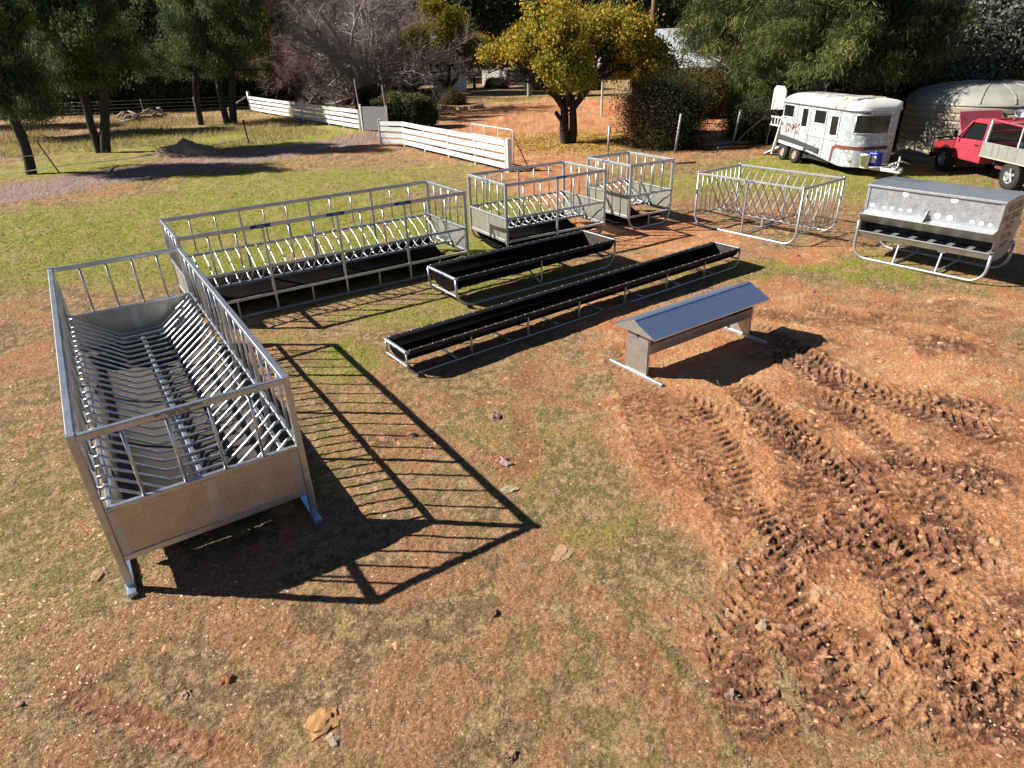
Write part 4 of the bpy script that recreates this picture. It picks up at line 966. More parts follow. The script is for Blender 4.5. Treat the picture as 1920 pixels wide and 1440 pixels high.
# raised rear canopy door, lowered ramp and its ladder frame
td = MB().prism([(-.72, 1.66), (-.02, 1.72), (-.02, 2.36), (-.16, 2.5), (-.58, 2.5), (-.70, 2.38)], -.03, .03, 'y').build('top_door', M['white'], t, (0.0, .02, 0), .015); td.rotation_euler.z = R(8)
MB().tube([(-.3, 0, 2.0), (.0, .5, 1.9)], .02, 6).build('door_arm', M['galvdull'], t)
b = MB()
for z in (1.14, 1.42): b.rect([(-.03, .05, z), (-.75, -.02, z)], .03, .05)
for x in (-.3, -.5, -.73): b.rect([(x, .02, 1.1), (x, .02, 1.46)], .05, .04, up=(0, 1, 0))
b.build('side_gate', M['aged'], t)
MB().rect([(-.02, TW/2, .42), (-.02-1.05, TW/2, .02)], TW-.1, .05).build('ramp', M['aged'], t)
MB().rect([(-.02, 0.03, 1.5), (-.42, 0.03, .10)], .09, .06, up=(1, 0, 0)).build('door_stay', M['white'], t)
# drawbar, jockey wheel clutter
dbz = .34
dr = MB(); dr.rect([(TL-.5, .30, dbz), (TL+1.25, TW/2, dbz)], .08, .10); dr.rect([(TL-.5, TW-.30, dbz), (TL+1.25, TW/2, dbz)], .08, .10); dr.build('drawbar', M['aged'], t)
MB().box((TL+.32, .78, dbz+.055), (.62, .85, .012)).build('drawbar_plate', mat_worn('flaking_plate', (.7, .68, .64), (.25, .09, .05), .5, 14), t)
MB().lathe([(0, 0), (.05, .0), (.06, .05), (.05, .12), (.0, .13)], (TL+1.25, TW/2, dbz+.02), 12).build('hitch', M['galvdull'], t)
MB().tube([(TL+1.0, TW/2+.08, .05), (TL+1.0, TW/2+.08, .75)], .03, 8).build('jockey_post', M['galvdull'], t)
def tloc(x, y, z=0):
    p = Matrix.Rotation(TYAW, 3, 'Z') @ Vector((x, y, z)); return Vector((TX, TY, 0))+p
bx = empty('blue_drum', tloc(TL+.30, .64, dbz+.063), TYAW+.3, 'square bright blue plastic drum with a white label on the trailer drawbar', 'drum')
MB().box((0, 0, .2), (.30, .30, .40)).build('body', mat_plain('blue_plastic', (.02, .035, .42), (.015, .025, .3), .35, 4), bx, None, .03)
MB().lathe([(.0, .44), (.06, .44), (.07, .40)], (0, 0, 0), 14).build('cap', M['sticker'], bx); MB().box((.05, -.1515, .2), (.16, .004, .2)).build('paper_label', M['white'], bx)
bk = MB().lathe([(.0, .0), (.13, .0), (.15, .33), (.16, .33), (.16, .36), (.0, .36)], (0, 0, 0), 20).build('white_bucket', M['white'], None, tloc(TL+.28, .28, dbz+.063)); tag(bk, 'white round bucket with lid beside the blue drum on the drawbar', 'bucket')
b = MB()
for k in range(9):
    an = k*.7; b.tube([(.0+.12*math.cos(an), .12*math.sin(an), .03+.03*k), (.14*math.cos(an+.7), .1*math.sin(an+.7), .05+.03*k)], .035, 6)
b.tube([(.1, 0, .2), (.3, .1, .22), (.45, -.02, .16)], .012, 5)
o = b.build('rope_bundle', mat_plain('grey_rope', (.5, .5, .5), (.3, .3, .3), .9, 20), None, tloc(TL+1.12, TW/2-.15, dbz+.05)); tag(o, 'grey tangled rope and chain bundle at the tip of the drawbar', 'rope')

# ------------------------------------------------------------------ water tank
def tank(lab, c, r_, zr_, za, m_, m2, ribs=8, nseg=72):
    t = empty('water_tank', c, 0, lab, 'water tank')
    prof = [(r_, 0)]
    for k in range(ribs):
        z0 = zr_*k/ribs; z1 = zr_*(k+1)/ribs
        prof += [(r_, z0+.02), (r_+.004, z0+(z1-z0)*.5), (r_, z1-.03), (r_-.03, z1-.028), (r_-.03, z1-.012), (r_, z1-.008)]
    MB().lathe(prof, n=nseg).build('wall', m_, t)
    rp = [(r_+.03, zr_-.02), (r_+.03, zr_+.02)]+[(r_*math.cos(a), zr_+.02+(za-zr_)*math.sin(a)) for a in np.linspace(.05, math.pi/2-.12, 9)]+[(0.001, za+.0)]
    ro = MB().lathe(rp, n=nseg).build('roof', m2, t)
    for k in range(16):
        a = 2*math.pi*k/16+.1
        MB().rect([((r_+.02)*math.cos(q)*math.cos(a), (r_+.02)*math.cos(q)*math.sin(a), zr_+.03+(za-zr_)*math.sin(q)) for q in np.linspace(.05, math.pi/2-.15, 7)], .05, .025).build('roof_rib', m2, ro)
    MB().lathe([(0, 0), (.28, .0), (.28, .07), (0, .09)], (0, 0, za), 20).build('access_lid', M['dark'] if r_ > 2 else m2, ro)
    return t
M['cream'] = mat_plain('cream_poly', (.33, .295, .21), (.23, .21, .155), .55, 2.2, bump=0); M['creamroof'] = mat_plain('weathered_roof', (.33, .32, .27), (.21, .21, .195), .55, 2.5)
TK = tank('large round cream water tank with ribbed wall and shallow domed roof behind the red ute', (17.15, 24.7, 0), 2.5, 1.92, 2.52, M['cream'], M['creamroof'], nseg=128)
b = MB().tube([(1.3-.0, -2.2, 1.70), (1.36, -2.34, 1.70)], .07, 12); b.build('overflow_pipe', M['dark'], TK)

# ------------------------------------------------------------------ red ute with a tray
UX, UY, US = 15.42, 20.68, 1.06
t = empty('tray_ute', (UX, UY, 0), R(90), 'faded red pickup with raised bonnet and pale drop-side tray', 'pickup'); t.scale = (US, US, US)
M['red'] = mat_plain('faded_red_paint', (.42, .042, .07), (.32, .03, .05), .5, 3, spec=.5); M['pinkred'] = mat_plain('chalky_red_paint', (.38, .065, .10), (.30, .04, .07), .6, 4)
w2_ = .84   # half width; near side is +y (left)
# cab side silhouette (x forward, z up)
cab = [(-.12, .52), (1.12, .48), (1.12, 1.02), (.62, 1.56), (.50, 1.60), (-.02, 1.60), (-.12, 1.50)]
o = MB().prism([(x, z) for x, z in ((-.12, .50), (1.12, .48), (1.12, 1.04), (-.12, 1.08))], 0, 1)
def prism_y(prof, y0, y1, nm, m_, par, bevel=.02):
    b = MB().prism(prof, y0, y1, 'y'); return b.build(nm, m_, par, None, bevel)
prism_y([(-.12, .46), (1.14, .46), (1.14, 1.02), (-.12, 1.06)], -w2_, w2_, 'cab_lower', M['red'], t)
prism_y([(-.10, 1.05), (1.10, 1.02), (.64, 1.55), (.50, 1.60), (.0, 1.60), (-.08, 1.52)], -w2_+.10, w2_-.10, 'cab_glasshouse', M['glass'], t)
prism_y([(.66, 1.53), (.50, 1.615), (-.02, 1.615), (-.11, 1.54), (-.11, 1.50), (.62, 1.50)], -w2_+.06, w2_-.06, 'cab_roof', M['red'], t)
for sy in (-1, 1):
    y = sy*(w2_-.075)
    MB().rect([(1.12, sy*(w2_-.03), 1.02), (.64, y, 1.55)], .06, .05, up=(1, 0, 0)).build('pillar', M['pinkred'], t)
    MB().rect([(-.08, sy*(w2_-.03), 1.05), (-.06, y, 1.56)], .07, .09, up=(1, 0, 0)).build('pillar', M['red'], t)
    d = prism_y([(-.02, .50), (1.06, .50), (1.09, .60), (1.09, 1.0), (.0, 1.035)], sy*w2_-.006*(sy < 0)-.0, sy*w2_+.008, 'door', M['red'], t, .008)
    MB().box((.14, sy*(w2_+.02), .93), (.14, .03, .035)).build('handle', M['dark'], d)
    MB().box((.5, sy*(w2_+.013), .80), (1.05, .01, .02)).build('door_trim', M['pinkred'], d)
    mi = MB().tube([(.95, sy*(w2_-.02), 1.05), (.98, sy*(w2_+.16), 1.12)], .015, 6).build('mirror_arm', M['dark'], t); MB().box((.98, sy*(w2_+.17), 1.16), (.05, .14, .2)).build('mirror', M['dark'], mi, None, .02)
    # front guard with wheel opening
    arch = [(1.14, .46)]+[(1.50+.40*math.cos(a)*-1, .36+.40*math.sin(a)) for a in np.linspace(.35, math.pi-.35, 10)]+[(2.12, .42), (2.16, .80), (1.14, .96)]
    prism_y(arch, sy*(w2_-.12) if sy > 0 else -w2_, w2_ if sy > 0 else -w2_+.12, 'front_guard', mat_plain('shadow_tinted_red_guard', (.30, .025, .035), (.2, .02, .025), .4, 4) if sy > 0 else M['red'], t)  # near guard's red is darkened to paint in the shadow on it
prism_y([(1.14, .5), (2.10, .5), (2.14, .70), (1.14, .72)], -w2_+.15, w2_-.15, 'engine_bay', M['dark'], t)
prism_y([(2.06, .46), (2.16, .46), (2.18, .84), (2.06, .84)], -w2_+.1, w2_-.1, 'grille', M['dark'], t)
# bull bar
for y in (-.55, .0, .55, .78): MB().tube([(2.28, y, .32), (2.32, y, .85)], .025, 8).build('bull_bar', M['dark'], t)
for z in (.45, .65, .88): MB().tube([(2.1, -.84, z), (2.3, -.7, z), (2.34, 0, z), (2.3, .7, z), (2.1, .86, z)], .028, 8).build('bull_bar', M['dark'], t)
MB().rect([(2.28, -.8, .38), (2.28, .8, .38)], .12, .14).build('bumper', M['dark'], t)
MB().box((2.2, .62, .70), (.05, .24, .16)).build('headlight', M['screw'], t)
# raised bonnet
c0, c1 = Vector((1.18, 0, 1.0)), Vector((1.62, 0, 1.70))
bn = MB().rect([c0, c0.lerp(c1, .5)+Vector((.03, 0, 0)), c1], 1.3, .03, up=(1, 0, -.5), bev=.3).build('bonnet', M['pinkred'], t)
MB().tube([(1.75, .6, .85), (1.5, .62, 1.6)], .01, 6).build('bonnet_prop', M['dark'], bn)
# tray
tx0, tx1, tz = -2.45, -.17, .70
MB().box(((tx0+tx1)/2, 0, tz), (tx1-tx0, 1.78, .07)).build('tray_floor', M['wood'], t)
M['tray'] = mat_plain('grey_tray_side', (.27, .27, .24), (.19, .19, .17), .6, 5, bump=.3)
for sy in (-1, 1):
    sd = MB().box(((tx0+tx1)/2, sy*.905, tz+.20), (tx1-tx0, .03, .36)).build('drop_side', M['tray'], t, None, .008)
    MB().box(((tx0+tx1)/2, sy*.905, tz-.0), (tx1-tx0+.02, .05, .035)).build('side_rail', mat_plain('cream_edge', (.45, .42, .32), (.36, .33, .25)), sd)
    for x in (-.65, -.9, -1.25, -1.6, -2.0): MB().rect([(x, sy*.924, tz+.06), (x+.01, sy*.924, tz+.36)], .03, .008, up=(0, 1, 0)).build('side_strap', M['galvdull'], sd)
    MB().rect([(-.19, sy*.86, tz), (-.19, sy*.80, 1.66)], .06, .06, up=(0, 1, 0)).build('headboard_post', M['aged'], t)
MB().rect([(tx0, 0, tz+.02), (tx0, .0, tz+.38)], 1.78, .03, up=(1, 0, 0)).build('tailboard', M['tray'], t)
for z in (1.35, 1.66): MB().rect([(-.19, -.82, z), (-.19, .82, z)], .04, .05).build('headboard_rail', M['pinkred'], t)
for y in (-.82, .82): MB().rect([(-.19, y, 1.66), (-1.5, y, 1.60)], .04, .05).build('ladder_rack', M['pinkred'], t)
for x in (-.8, -1.45): MB().rect([(x, -.82, 1.62), (x, .82, 1.62)], .04, .04).build('ladder_rack', M['aged'], t)
MB().rect([(-1.45, .82, tz+.3), (-1.45, .82, 1.6)], .04, .04, up=(0, 1, 0)).build('ladder_rack', M['aged'], t)
for x in (-1.5, 1.50):
    for sy in (-1, 1):
        wh = empty('wheel', (x, sy*.76, .36)); wh.parent = t
        b = MB().lathe([(.20, -.12), (.29, -.125), (.345, -.105), (.36, -.06), (.36, .06), (.345, .105), (.29, .125), (.20, .12)], n=40, axis='y')
        for k in range(30):
            a = 2*math.pi*k/30
            for yy in (-.08, .08):
                Mx = Matrix.Rotation(-a, 3, 'Y'); b.box((.36*math.cos(a), yy, .36*math.sin(a)), (.03, .07, .045), M=Mx)
        b.build('tyre', M['tyre'], wh)
        r2 = MB().lathe([(.20, sy*.10), (.215, sy*.115), (.19, sy*.10), (.17, sy*.02)], n=32, axis='y')
        for k in range(5):
            a = 2*math.pi*k/5+.3; r2.rect([(.04*math.cos(a), sy*.085, .04*math.sin(a)), (.19*math.cos(a), sy*.10, .19*math.sin(a))], .07, .03, up=(0, 1, 0))
        r2.lathe([(.0, sy*.10), (.06, sy*.10), (.065, sy*.06)], n=16, axis='y'); r2.build('rim', M['screw'] if x < 0 else M['galvdull'], wh)
        MB().lathe([(.001, sy*.02), (.19, sy*.02)], n=24, axis='y').build('brake_disc', M['dark'], wh)
for y in (-.4, .4): MB().rect([(-2.3, y, .5), (2.1, y, .45)], .07, .12).build('chassis_rail', M['dark'], t)
MB().tube([(-1.5, -.7, .36), (-1.5, .7, .36)], .05, 8).build('axle', M['dark'], t); MB().tube([(1.5, -.7, .36), (1.5, .7, .36)], .05, 8).build('axle', M['dark'], t)
MB().box((-.75, .55, .47), (.35, .22, .12)).build('spare_bracket', M['rustred'], t)
def uloc(x, y, z): return Vector((UX-y*US, UY+x*US, z*US))
o = MB().lathe([(.0, .0), (.05, .0), (.06, .03), (.13, .10), (.17, .17), (.16, .18), (.11, .10), (.0, .05)], n=28).build('spotlight', M['screw'], None, uloc(-.45, .30, 1.70)); o.rotation_euler = (R(35), R(-15), 0); tag(o, 'round chrome reflector lying on the ute rack', 'spotlight')
MB().tube([(0, 0, -.03), (0, 0, .02)], .04, 8).build('stem', M['red'], o)
t2 = empty('tool_bundle', uloc(-.5, .1, 1.655), 0, 'jumble of orange and white fittings on the ute rack beside the reflector', 'tools')
for k in range(7):
    MB().lathe([(0, 0), (.045, .0), (.05, .05), (.0, .08)], (random.uniform(-.5, .5), random.uniform(-.2, .25), 0), 10).build('fitting', [M['yellow'], M['white'], M['pinkred'], M['rustred']][k % 4], t2)
cb = MB()
for k in range(14):
    a = random.uniform(0, 6.28); p = Vector((random.uniform(-.5, .5), random.uniform(-.7, .7), random.uniform(.05, .3))); d = Vector((math.cos(a), math.sin(a), random.uniform(-.3, .5)))*.28
    cb.tube([p-d, p+d], random.uniform(.02, .07), 7)
o = cb.build('tray_clutter', mat_plain('dark_blue_clutter', (.05, .07, .12), (.03, .03, .03)), None, uloc(-.9, 0, tz+.04)); tag(o, 'dark jumble of pipes and tools lying in the ute tray', 'tools')

# ------------------------------------------------------------------ house and far things
hs = empty('house', (7.2, 45.0, 0), 0, 'low white-trimmed farmhouse with verandah, half hidden behind the golden tree', 'house')
M['wallshade'] = mat_plain('verandah_shade_wall', (.14, .13, .12), (.09, .08, .075), .85, 8)  # verandah shade is painted into the dark wall colour
M['roofpale'] = mat_plain('pale_roof', (.60, .63, .66), (.5, .53, .56), .4, 3, metal=.2)
MB().box((8.7, 5.0, 1.35), (12.6, 7, 2.7)).build('wall', M['wallshade'], hs)
rfh = MB(); rfh.prism([(-1.2, 2.55), (5, 4.75), (11.2, 2.55), (11.2, 2.45), (5, 4.6), (-1.2, 2.45)], -1.2, 16.5); rfh.build('roof', M['roofpale'], hs)
MB().rect([(-1.2, -1.25, 2.5), (16.5, -1.25, 2.5)], .12, .14).build('gutter', M['white'], hs)
for k in range(7): MB().rect([(-1+k*2.8, -1.1, 0), (-1+k*2.8, -1.1, 2.45)], .12, .12, up=(0, 1, 0)).build('verandah_post', M['white'], hs)
for x in (2, 5.5, 9, 12.5):
    wn = MB().box((x, 1.495, 1.5), (1.4, .04, 1.1)).build('window', M['glass'], hs)
    MB().rect([(x-.75, 1.47, .93), (x+.75, 1.47, .93)], .08, .06).build('sill', M['white'], wn)
wp_ = at(905, 160)
t = empty('garden_wall', wp_, R(-38), 'bright white rendered retaining wall with slim posts above, left of the golden tree', 'wall')
MB().box((1.7, .25, .75), (3.5, .5, 1.6)).build('wall', M['white'], t)
MB().rect([(3.5, .2, .7), (6.5, 5.0, .5)], .25, 1.3).build('wing_wall', M['roofpale'], t)
MB().box((2.5, .9, 1.62), (5.6, 1.8, .10)).build('deck', M['wood'], t)
for k in range(5): MB().rect([(-.0+k*1.05, .3, 1.6), (k*1.05, .3, 3.9)], .12, .12, up=(0, 1, 0)).build('post', M['white'], t)
tk = at(842, 172); tk.y += 2
tank('small pale round tank behind the multi-stemmed golden tree', tk, 1.75, 2.1, 2.5, M['white'], M['white'], 6, 40)
t = empty('pool_fence', tk+Vector((1.9, 1.0, 0)), 0, 'dark vertical-bar fence between the small round tank and the white wall', 'fence')
for k in range(34): MB().tube([(k*.11, 0, 0), (k*.11, 0, 1.9)], .014, 5).build('bar', M['dark'], t)
for z in (.1, 1.85): MB().rect([(0, 0, z), (3.7, 0, z)], .04, .05).build('rail', M['dark'], t)
# pale car parked beyond the clipped bushes
cp = at(800, 166); t = empty('parked_car', cp, R(200), 'pale old car with dark windows parked beyond the clipped hedge', 'car')
prism_y([(-2.1, .35), (2.1, .35), (2.15, .8), (1.2, .9), (.6, 1.35), (-1.1, 1.38), (-1.7, .95), (-2.1, .9)], -.8, .8, 'body', mat_plain('pale_blue_paint', (.55, .6, .66), (.45, .5, .56), .3, 2), t, .04)
for sy in (-1, 1): prism_y([(-1.4, .92), (1.0, .92), (.55, 1.28), (-1.05, 1.3)], sy*.79-.02, sy*.79+.02, 'window', M['glass'], t, 0)
for x in (-1.3, 1.35):
    for sy in (-1, 1): MB().lathe([(.0, sy*.06), (.2, sy*.08), (.31, sy*.08), (.32, 0), (.31, -sy*.08), (.0, -sy*.08)], (x, sy*.76, .32), 20, 'y').build('wheel', M['tyre'], t)
# low white shell with a dark opening
cp = at(640, 189); t = empty('white_hull', cp, R(-8), 'small low white shell with a dark opening lying on the dry grass beyond the fence', 'boat hull')
b = MB(); rg = []
for x, s_, h_ in ((-1.0, .25, .25), (-.8, .5, .42), (-.2, .6, .62), (.5, .58, .66), (.85, .45, .5), (1.05, .2, .3)):
    rg.append([(x, s_*math.cos(a), h_*math.sin(a)*.95) for a in np.linspace(0, math.pi, 10)])
b.quadstrip(rg, True); b.build('hull', M['white'], t)
MB().box((.1, -.52, .36), (1.0, .12, .24)).build('opening', M['dark'], t)
# brick edging of the garden bed
ed = [at(*p) for p in ((796, 200), (830, 204), (865, 206), (890, 204), (905, 199))]
t = empty('bed_edging', ed[0], 0, 'curved row of pale bricks edging the garden bed above the orange drive', 'edging')
L_ = [e-ed[0] for e in ed]; k_ = 0
for a, b_ in zip(L_[:-1], L_[1:]):
    n = max(1, int((b_-a).length/.42))
    for i in range(n):
        p = a.lerp(b_, (i+.5)/n); o = MB().box((0, 0, .09), (.36, .2, .24)).build('brick', M['cream'] if k_ % 2 else M['yellow'], t, p, .02); o.rotation_euler.z = math.atan2((b_-a).y, (b_-a).x); k_ += 1
# timber gate and posts top right
tg = at(1890, 128); tg = Vector((27.0, 41.0, 1.2))
t = empty('timber_gate', (21.9, 31.2, 1.0), R(-6), 'weathered timber gate with diagonal brace on the bank at the top right', 'gate')
for x in (0, 2.6): MB().rect([(x, 0, 1.2), (x, 0, 2.9)], .18, .18, up=(0, 1, 0)).build('gate_post', M['wood'], t)
for z in (1.7, 2.0, 2.3, 2.6): MB().rect([(.1, 0, z), (2.5, 0, z)], .04, .12).build('rail', M['wood'], t)
MB().rect([(.2, -.04, 1.7), (2.4, -.04, 2.6)], .04, .1).build('brace', M['wood'], t)
t.scale = (.62, .62, .62)
mound('earth_bank', 'x', 'x', (24.3, 31.8, 0), 4.2, 3.2, 2.5, M['thatch'], 30, 3)
o = bpy.data.objects['earth_bank']; del o['label']; del o['category']; o['kind'] = 'structure'
# power pole
t = empty('power_pole', (7.75, 38.0, 0), 0, 'tall brown timber power pole rising behind the dark shrub and golden tree', 'pole')
MB().tube([(0, 0, -.1), (.10, 0, 5), (.2, 0, 9.5)], [.17, .15, .12], 12).build('shaft', M['polewood'], t)
MB().rect([(-.9, 0, 9.0), (1.2, 0, 9.0)], .1, .1).build('crossarm', M['polewood'], t)
o = MB().tube([(0, 0, 0), (.03, 0, 1.5)], .07, 8).build('white_post', M['white'], None, at(1187, 192)); tag(o, 'short white post just left of the brown power pole', 'post')
o = MB().box((0, 0, .3), (.45, .3, .6)).build('green_box', mat_plain('dark_green_box', (.03, .07, .05)), None, at(1182, 195), .02); tag(o, 'dark green metal box at the foot of the white post', 'box')
# larger stones lying on the ground
def rock(c, s_, lab, colr, flat=.4, seed=0):
    rg = np.random.default_rng(seed); import bmesh
    bm = bmesh.new(); bmesh.ops.create_icosphere(bm, subdivisions=3, radius=1)
    for v_ in bm.verts:
        p = v_.co; n_ = float(fbm(np.array([p.x*1.3+seed*3]), np.array([p.y*1.3+p.z*1.7]), 1.6, 4, 2.)[0]); v_.co = Vector((p.x*s_[0], p.y*s_[1], p.z*s_[0]*flat))*(.25+1.5*n_)
    me = bpy.data.meshes.new('stone'); bm.to_mesh(me); bm.free(); me.materials.append(mat_plain('rock_face', colr, tuple(q*.6 for q in colr), .95, 22, bump=1., spec=.1))
    p = at(*c); o = link_mesh('stone', me); o.location = (p.x, p.y, zat(p.x, p.y)-s_[0]*flat*.15); o.rotation_euler.z = seed*.9; return tag(o, lab, 'stone', 'larger loose stones lying on the yard')
rock((605, 1352), (.12, .095), 'flat yellow-orange stone near the bottom edge', (.55, .30, .13), .3, 1)
rock((186, 1077), (.10, .06), 'flat tan slab beside the front left foot of the nearest feeder', (.42, .28, .16), .22, 2)
rock((347, 1300), (.055, .04), 'small pinkish stone below the nearest feeder', (.52, .32, .22), .5, 3)
rock((428, 1272), (.05, .035), 'small orange lump left of the flat yellow-orange stone', (.42, .18, .08), .6, 4)
rock((930, 782), (.085, .065), 'pair-like grey-pink stone on the path between shadow and wheel marks', (.36, .22, .19), .6, 5)
rock((948, 868), (.09, .06), 'pale pink stone near the end of the feeder shadow', (.46, .33, .30), .5, 6)
rock((955, 915), (.09, .06), 'flat cream stone below the pale pink stone', (.46, .38, .24), .25, 7)
rock((1052, 1035), (.13, .08), 'flat pinkish stone right of the shadow tip', (.5, .32, .2), .12, 8)
rock((775, 815), (.055, .04), 'round grey stone between the shadow bars', (.34, .22, .17), .6, 9)
rock((622, 1385), (.05, .04), 'small pale stone just below the flat yellow-orange stone', (.5, .36, .26), .5, 10)
rock((36, 1322), (.045, .03), 'pinkish stone at the bottom left corner', (.5, .32, .22), .5, 11)
rock((1430, 1170), (.06, .05), 'cream stone among the clods near the deep rut', (.5, .38, .26), .6, 12)
rock((1715, 1172), (.06, .05), 'yellowish stone in the churned mud on the right', (.5, .36, .2), .6, 13)
rock((1375, 1300), (.055, .04), 'large clod-like stone beside the left rut', (.38, .24, .17), .7, 14)
rock((958, 1415), (.045, .035), 'small brown stone at the bottom centre', (.35, .22, .16), .8, 15)
rock((926, 1148), (.045, .035), 'small dark stone in the middle of the thin grass', (.26, .15, .10), .8, 16)
# ------------------------------------------------------------------ trees
def grow(p, d, L, r_, lev, P, segs, tips, rnd):
    n = P['n'][min(lev, len(P['n'])-1)]; q = Vector(p); d = Vector(d).normalized(); last = lev >= P['lev']
    for i in range(n):
        d = (d + Vector((rnd.gauss(0, 1), rnd.gauss(0, 1), rnd.gauss(0, 1)))*P['wob'] + Vector((0, 0, P['up'][min(lev, len(P['up'])-1)]))).normalized()
        e = q+d*(L/n); r2 = r_*(1-(1-P['tap'])*(i+1)/n)
        segs[0 if lev < P.get('split', 2) else 1].append((*q, *e, r_*(1-(1-P['tap'])*i/n), r2))
        if not last and i >= P['first'][min(lev, len(P['first'])-1)]:
            for _ in range(P['kids'][min(lev, len(P['kids'])-1)]):
                ax = Vector((rnd.gauss(0, 1), rnd.gauss(0, 1), rnd.gauss(0, 1))).cross(d).normalized()
                a = R(rnd.uniform(*P['ang'])); nd = d*math.cos(a)+ax*math.sin(a)
                grow(q.lerp(e, rnd.random()), nd, L*P['lr']*rnd.uniform(.7, 1.15)*(1-.35*i/n), r2*P['rr'], lev+1, P, segs, tips, rnd)
        q = e
    if last or lev >= P['lev']-1: tips.append((tuple(q), tuple(d), lev))

def tree(name, lab, cat, base, P, seed, bark, leafspec, group=None, trunks=None, kind='trunk'):
    rnd = random.Random(seed); segs = [[], []]; tips = []
    t = empty(name, base, 0, lab, cat, group); own = []
    for (off, d, L, r_) in (trunks or [((0, 0, 0), (0, 0, 1), P['L'], P['r'])]):
        n0 = len(segs[0]); grow(off, d, L, r_, 0, P, segs, tips, rnd)
        if P.get('sep'): own.append(segs[0][n0:])
    if len(own) > 1:
        segs[0] = own[0]
        zz = P.get('zcut', 0); V, F_ = seg_arrays([s_ for s_ in own[1] if s_[6] > .09 or min(s_[2], s_[5]) > zz], 9)
        link_mesh('trunk', np_mesh('trunk', V, F_, M[bark], smooth=True), t)
    zc = P.get('zcut', 0)
    if zc: segs = [[s_ for s_ in segs[0] if s_[6] > .09 or min(s_[2], s_[5]) > zc], [s_ for s_ in segs[1] if min(s_[2], s_[5]) > zc]]
    V, F_ = seg_arrays(segs[0], 9)
    link_mesh('trunk', np_mesh('trunk', V, F_, M[bark], smooth=True), t)
    if segs[1]:
        V, F_ = seg_arrays(segs[1], 4); link_mesh('limbs' if leafspec else 'twigs', np_mesh('limbs', V, F_, M[P.get('twigmat', bark)]), t)
    if leafspec:
        tp = np.array([a for a, _, _ in tips]); td = np.array([b for _, b, _ in tips])
        keep = (tp[:, 2] > leafspec.get('zmin', 0)+leafspec.get('zx', 0)*np.clip(-tp[:, 0]-.8, 0, 1)); tp = tp[keep]; td = td[keep]
        k = leafspec['per']; n = len(tp)*k; c = np.repeat(tp, k, 0); dd = np.repeat(td, k, 0)
        cl = RNG.normal(size=(n, 3))*leafspec['sig']
        if leafspec.get('droop'): cl[:, 2] = -np.abs(cl[:, 2])*leafspec['droop']
        P_ = c+cl; P_[:, 2] = np.maximum(P_[:, 2], .05)
        dirs = dd*.5+np.array([0, 0, leafspec.get('dz', 0)]); V, F_ = leaf_arrays(P_, leafspec['lx'], leafspec['ly'], dirs, jit=leafspec.get('jit', .7))
        tw = leafspec.get('tipw', .6); q = np.repeat(RNG.random(len(tp)), k)*tw+RNG.random(n)*(1-tw)
        pal = np.array(leafspec['pal'], float); x = q*(len(pal)-1); i = np.clip(x.astype(int), 0, len(pal)-2); fr = (x-i)[:, None]
        cc = (pal[i]*(1-fr)+pal[i+1]*fr)
        if 'hue' in leafspec:   # colour drifts with position in the crown
            hp, hc, rad = leafspec['hue']; wgt = np.exp(-np.sum((P_-np.array(hp))**2, 1)/rad**2)[:, None]; cc = cc*(1-wgt)+np.array(hc)*wgt*(.7+.6*RNG.random((n, 1)))
        cc = cc*(.75+.5*RNG.random((n, 1)))
        link_mesh('crown', np_mesh('crown', V, F_, M['leaf'], np.repeat(cc, 4, 0)), t)
    return t

PINE = dict(L=8.0, r=.26, n=[11, 5, 3, 2], lev=3, wob=.06, up=[.02, -.01, .03, .02], tap=.35, first=[2, 1, 0], kids=[4, 2, 1], ang=(45, 95), lr=.34, rr=.38)
def pine(lab, base, seed, lean=(0, 0), h=8.5, r_=.27, fork=None, zm=1.5, pal=None, per=60, first=2, name='pine_tree', ly=.22, sig=.20, group='dark pines left of the drive', lx=.036, lr=.34):
    P = dict(PINE); P['L'] = h; P['first'] = [first, 1, 0]; P['lr'] = lr; P['zcut'] = zm; P['sep'] = True
    tr = [((0, 0, -.1), (lean[0], lean[1], 1), h, r_)]
    if fork: tr.append(((fork[2] if len(fork) > 2 else .15, 0, -.1), (fork[0], fork[1], 1), h*.95, r_*.85))
    if fork: P['kids'] = [3, 2, 1]
    return tree(name, lab, 'tree', base, P, seed, 'bark', dict(per=int(per*1.15), sig=sig, lx=lx, ly=ly, dz=.7, jit=.45, tipw=.75, zmin=zm, pal=pal or [(.022, .036, .018), (.075, .105, .038), (.23, .27, .10)]), group, tr)
pine('leaning dark pine at the left edge with its trunk base beside the tape fence', at(58, 326), 1, (.02, .05), 6.8, .21, first=3, zm=2.3, per=40, lr=.33)
pine('dark pine with two thick trunks splitting at the ground beside the drive', at(197, 286), 2, (.16, 0), 8.6, .24, fork=(-.02, 0, -.25), zm=3.1, first=3, per=46)
pine('slim dark pine standing alone between the two double-trunked pines', at(377, 234), 3, (-.01, 0), 9.5, .21, zm=2.9, first=3, per=50)
pine('dark pine with paired trunks nearest the far corner post', at(438, 233), 4, (.13, 0), 9.8, .25, fork=(-.01, 0, -.4), zm=2.9, first=3, per=42)
for k, (x, y, h, lab) in enumerate(((-40, 50, 10, 'broad dark pine filling the top left corner behind the leaning pine'), (-33, 60, 9.5, 'dark pine in the second row behind the double-trunked pine'), (-26, 68, 9.5, 'dark pine in the second row above the branch piles'),
        (-46, 66, 11, 'dark pine at the far left of the back row'), (-19.5, 76, 11, 'tall dark pine of the back row left of the bare trees'), (-29, 42, 9, 'low-branched dark pine between the leaning pine and the two-trunked pine'))):
    pine(lab, (x, y, 0), 20+k, (random.uniform(-.1, .1), 0), h, .3, per=20, ly=.24, sig=.36, zm=2.2, first=1, group='back row of dark pines', lx=.09)
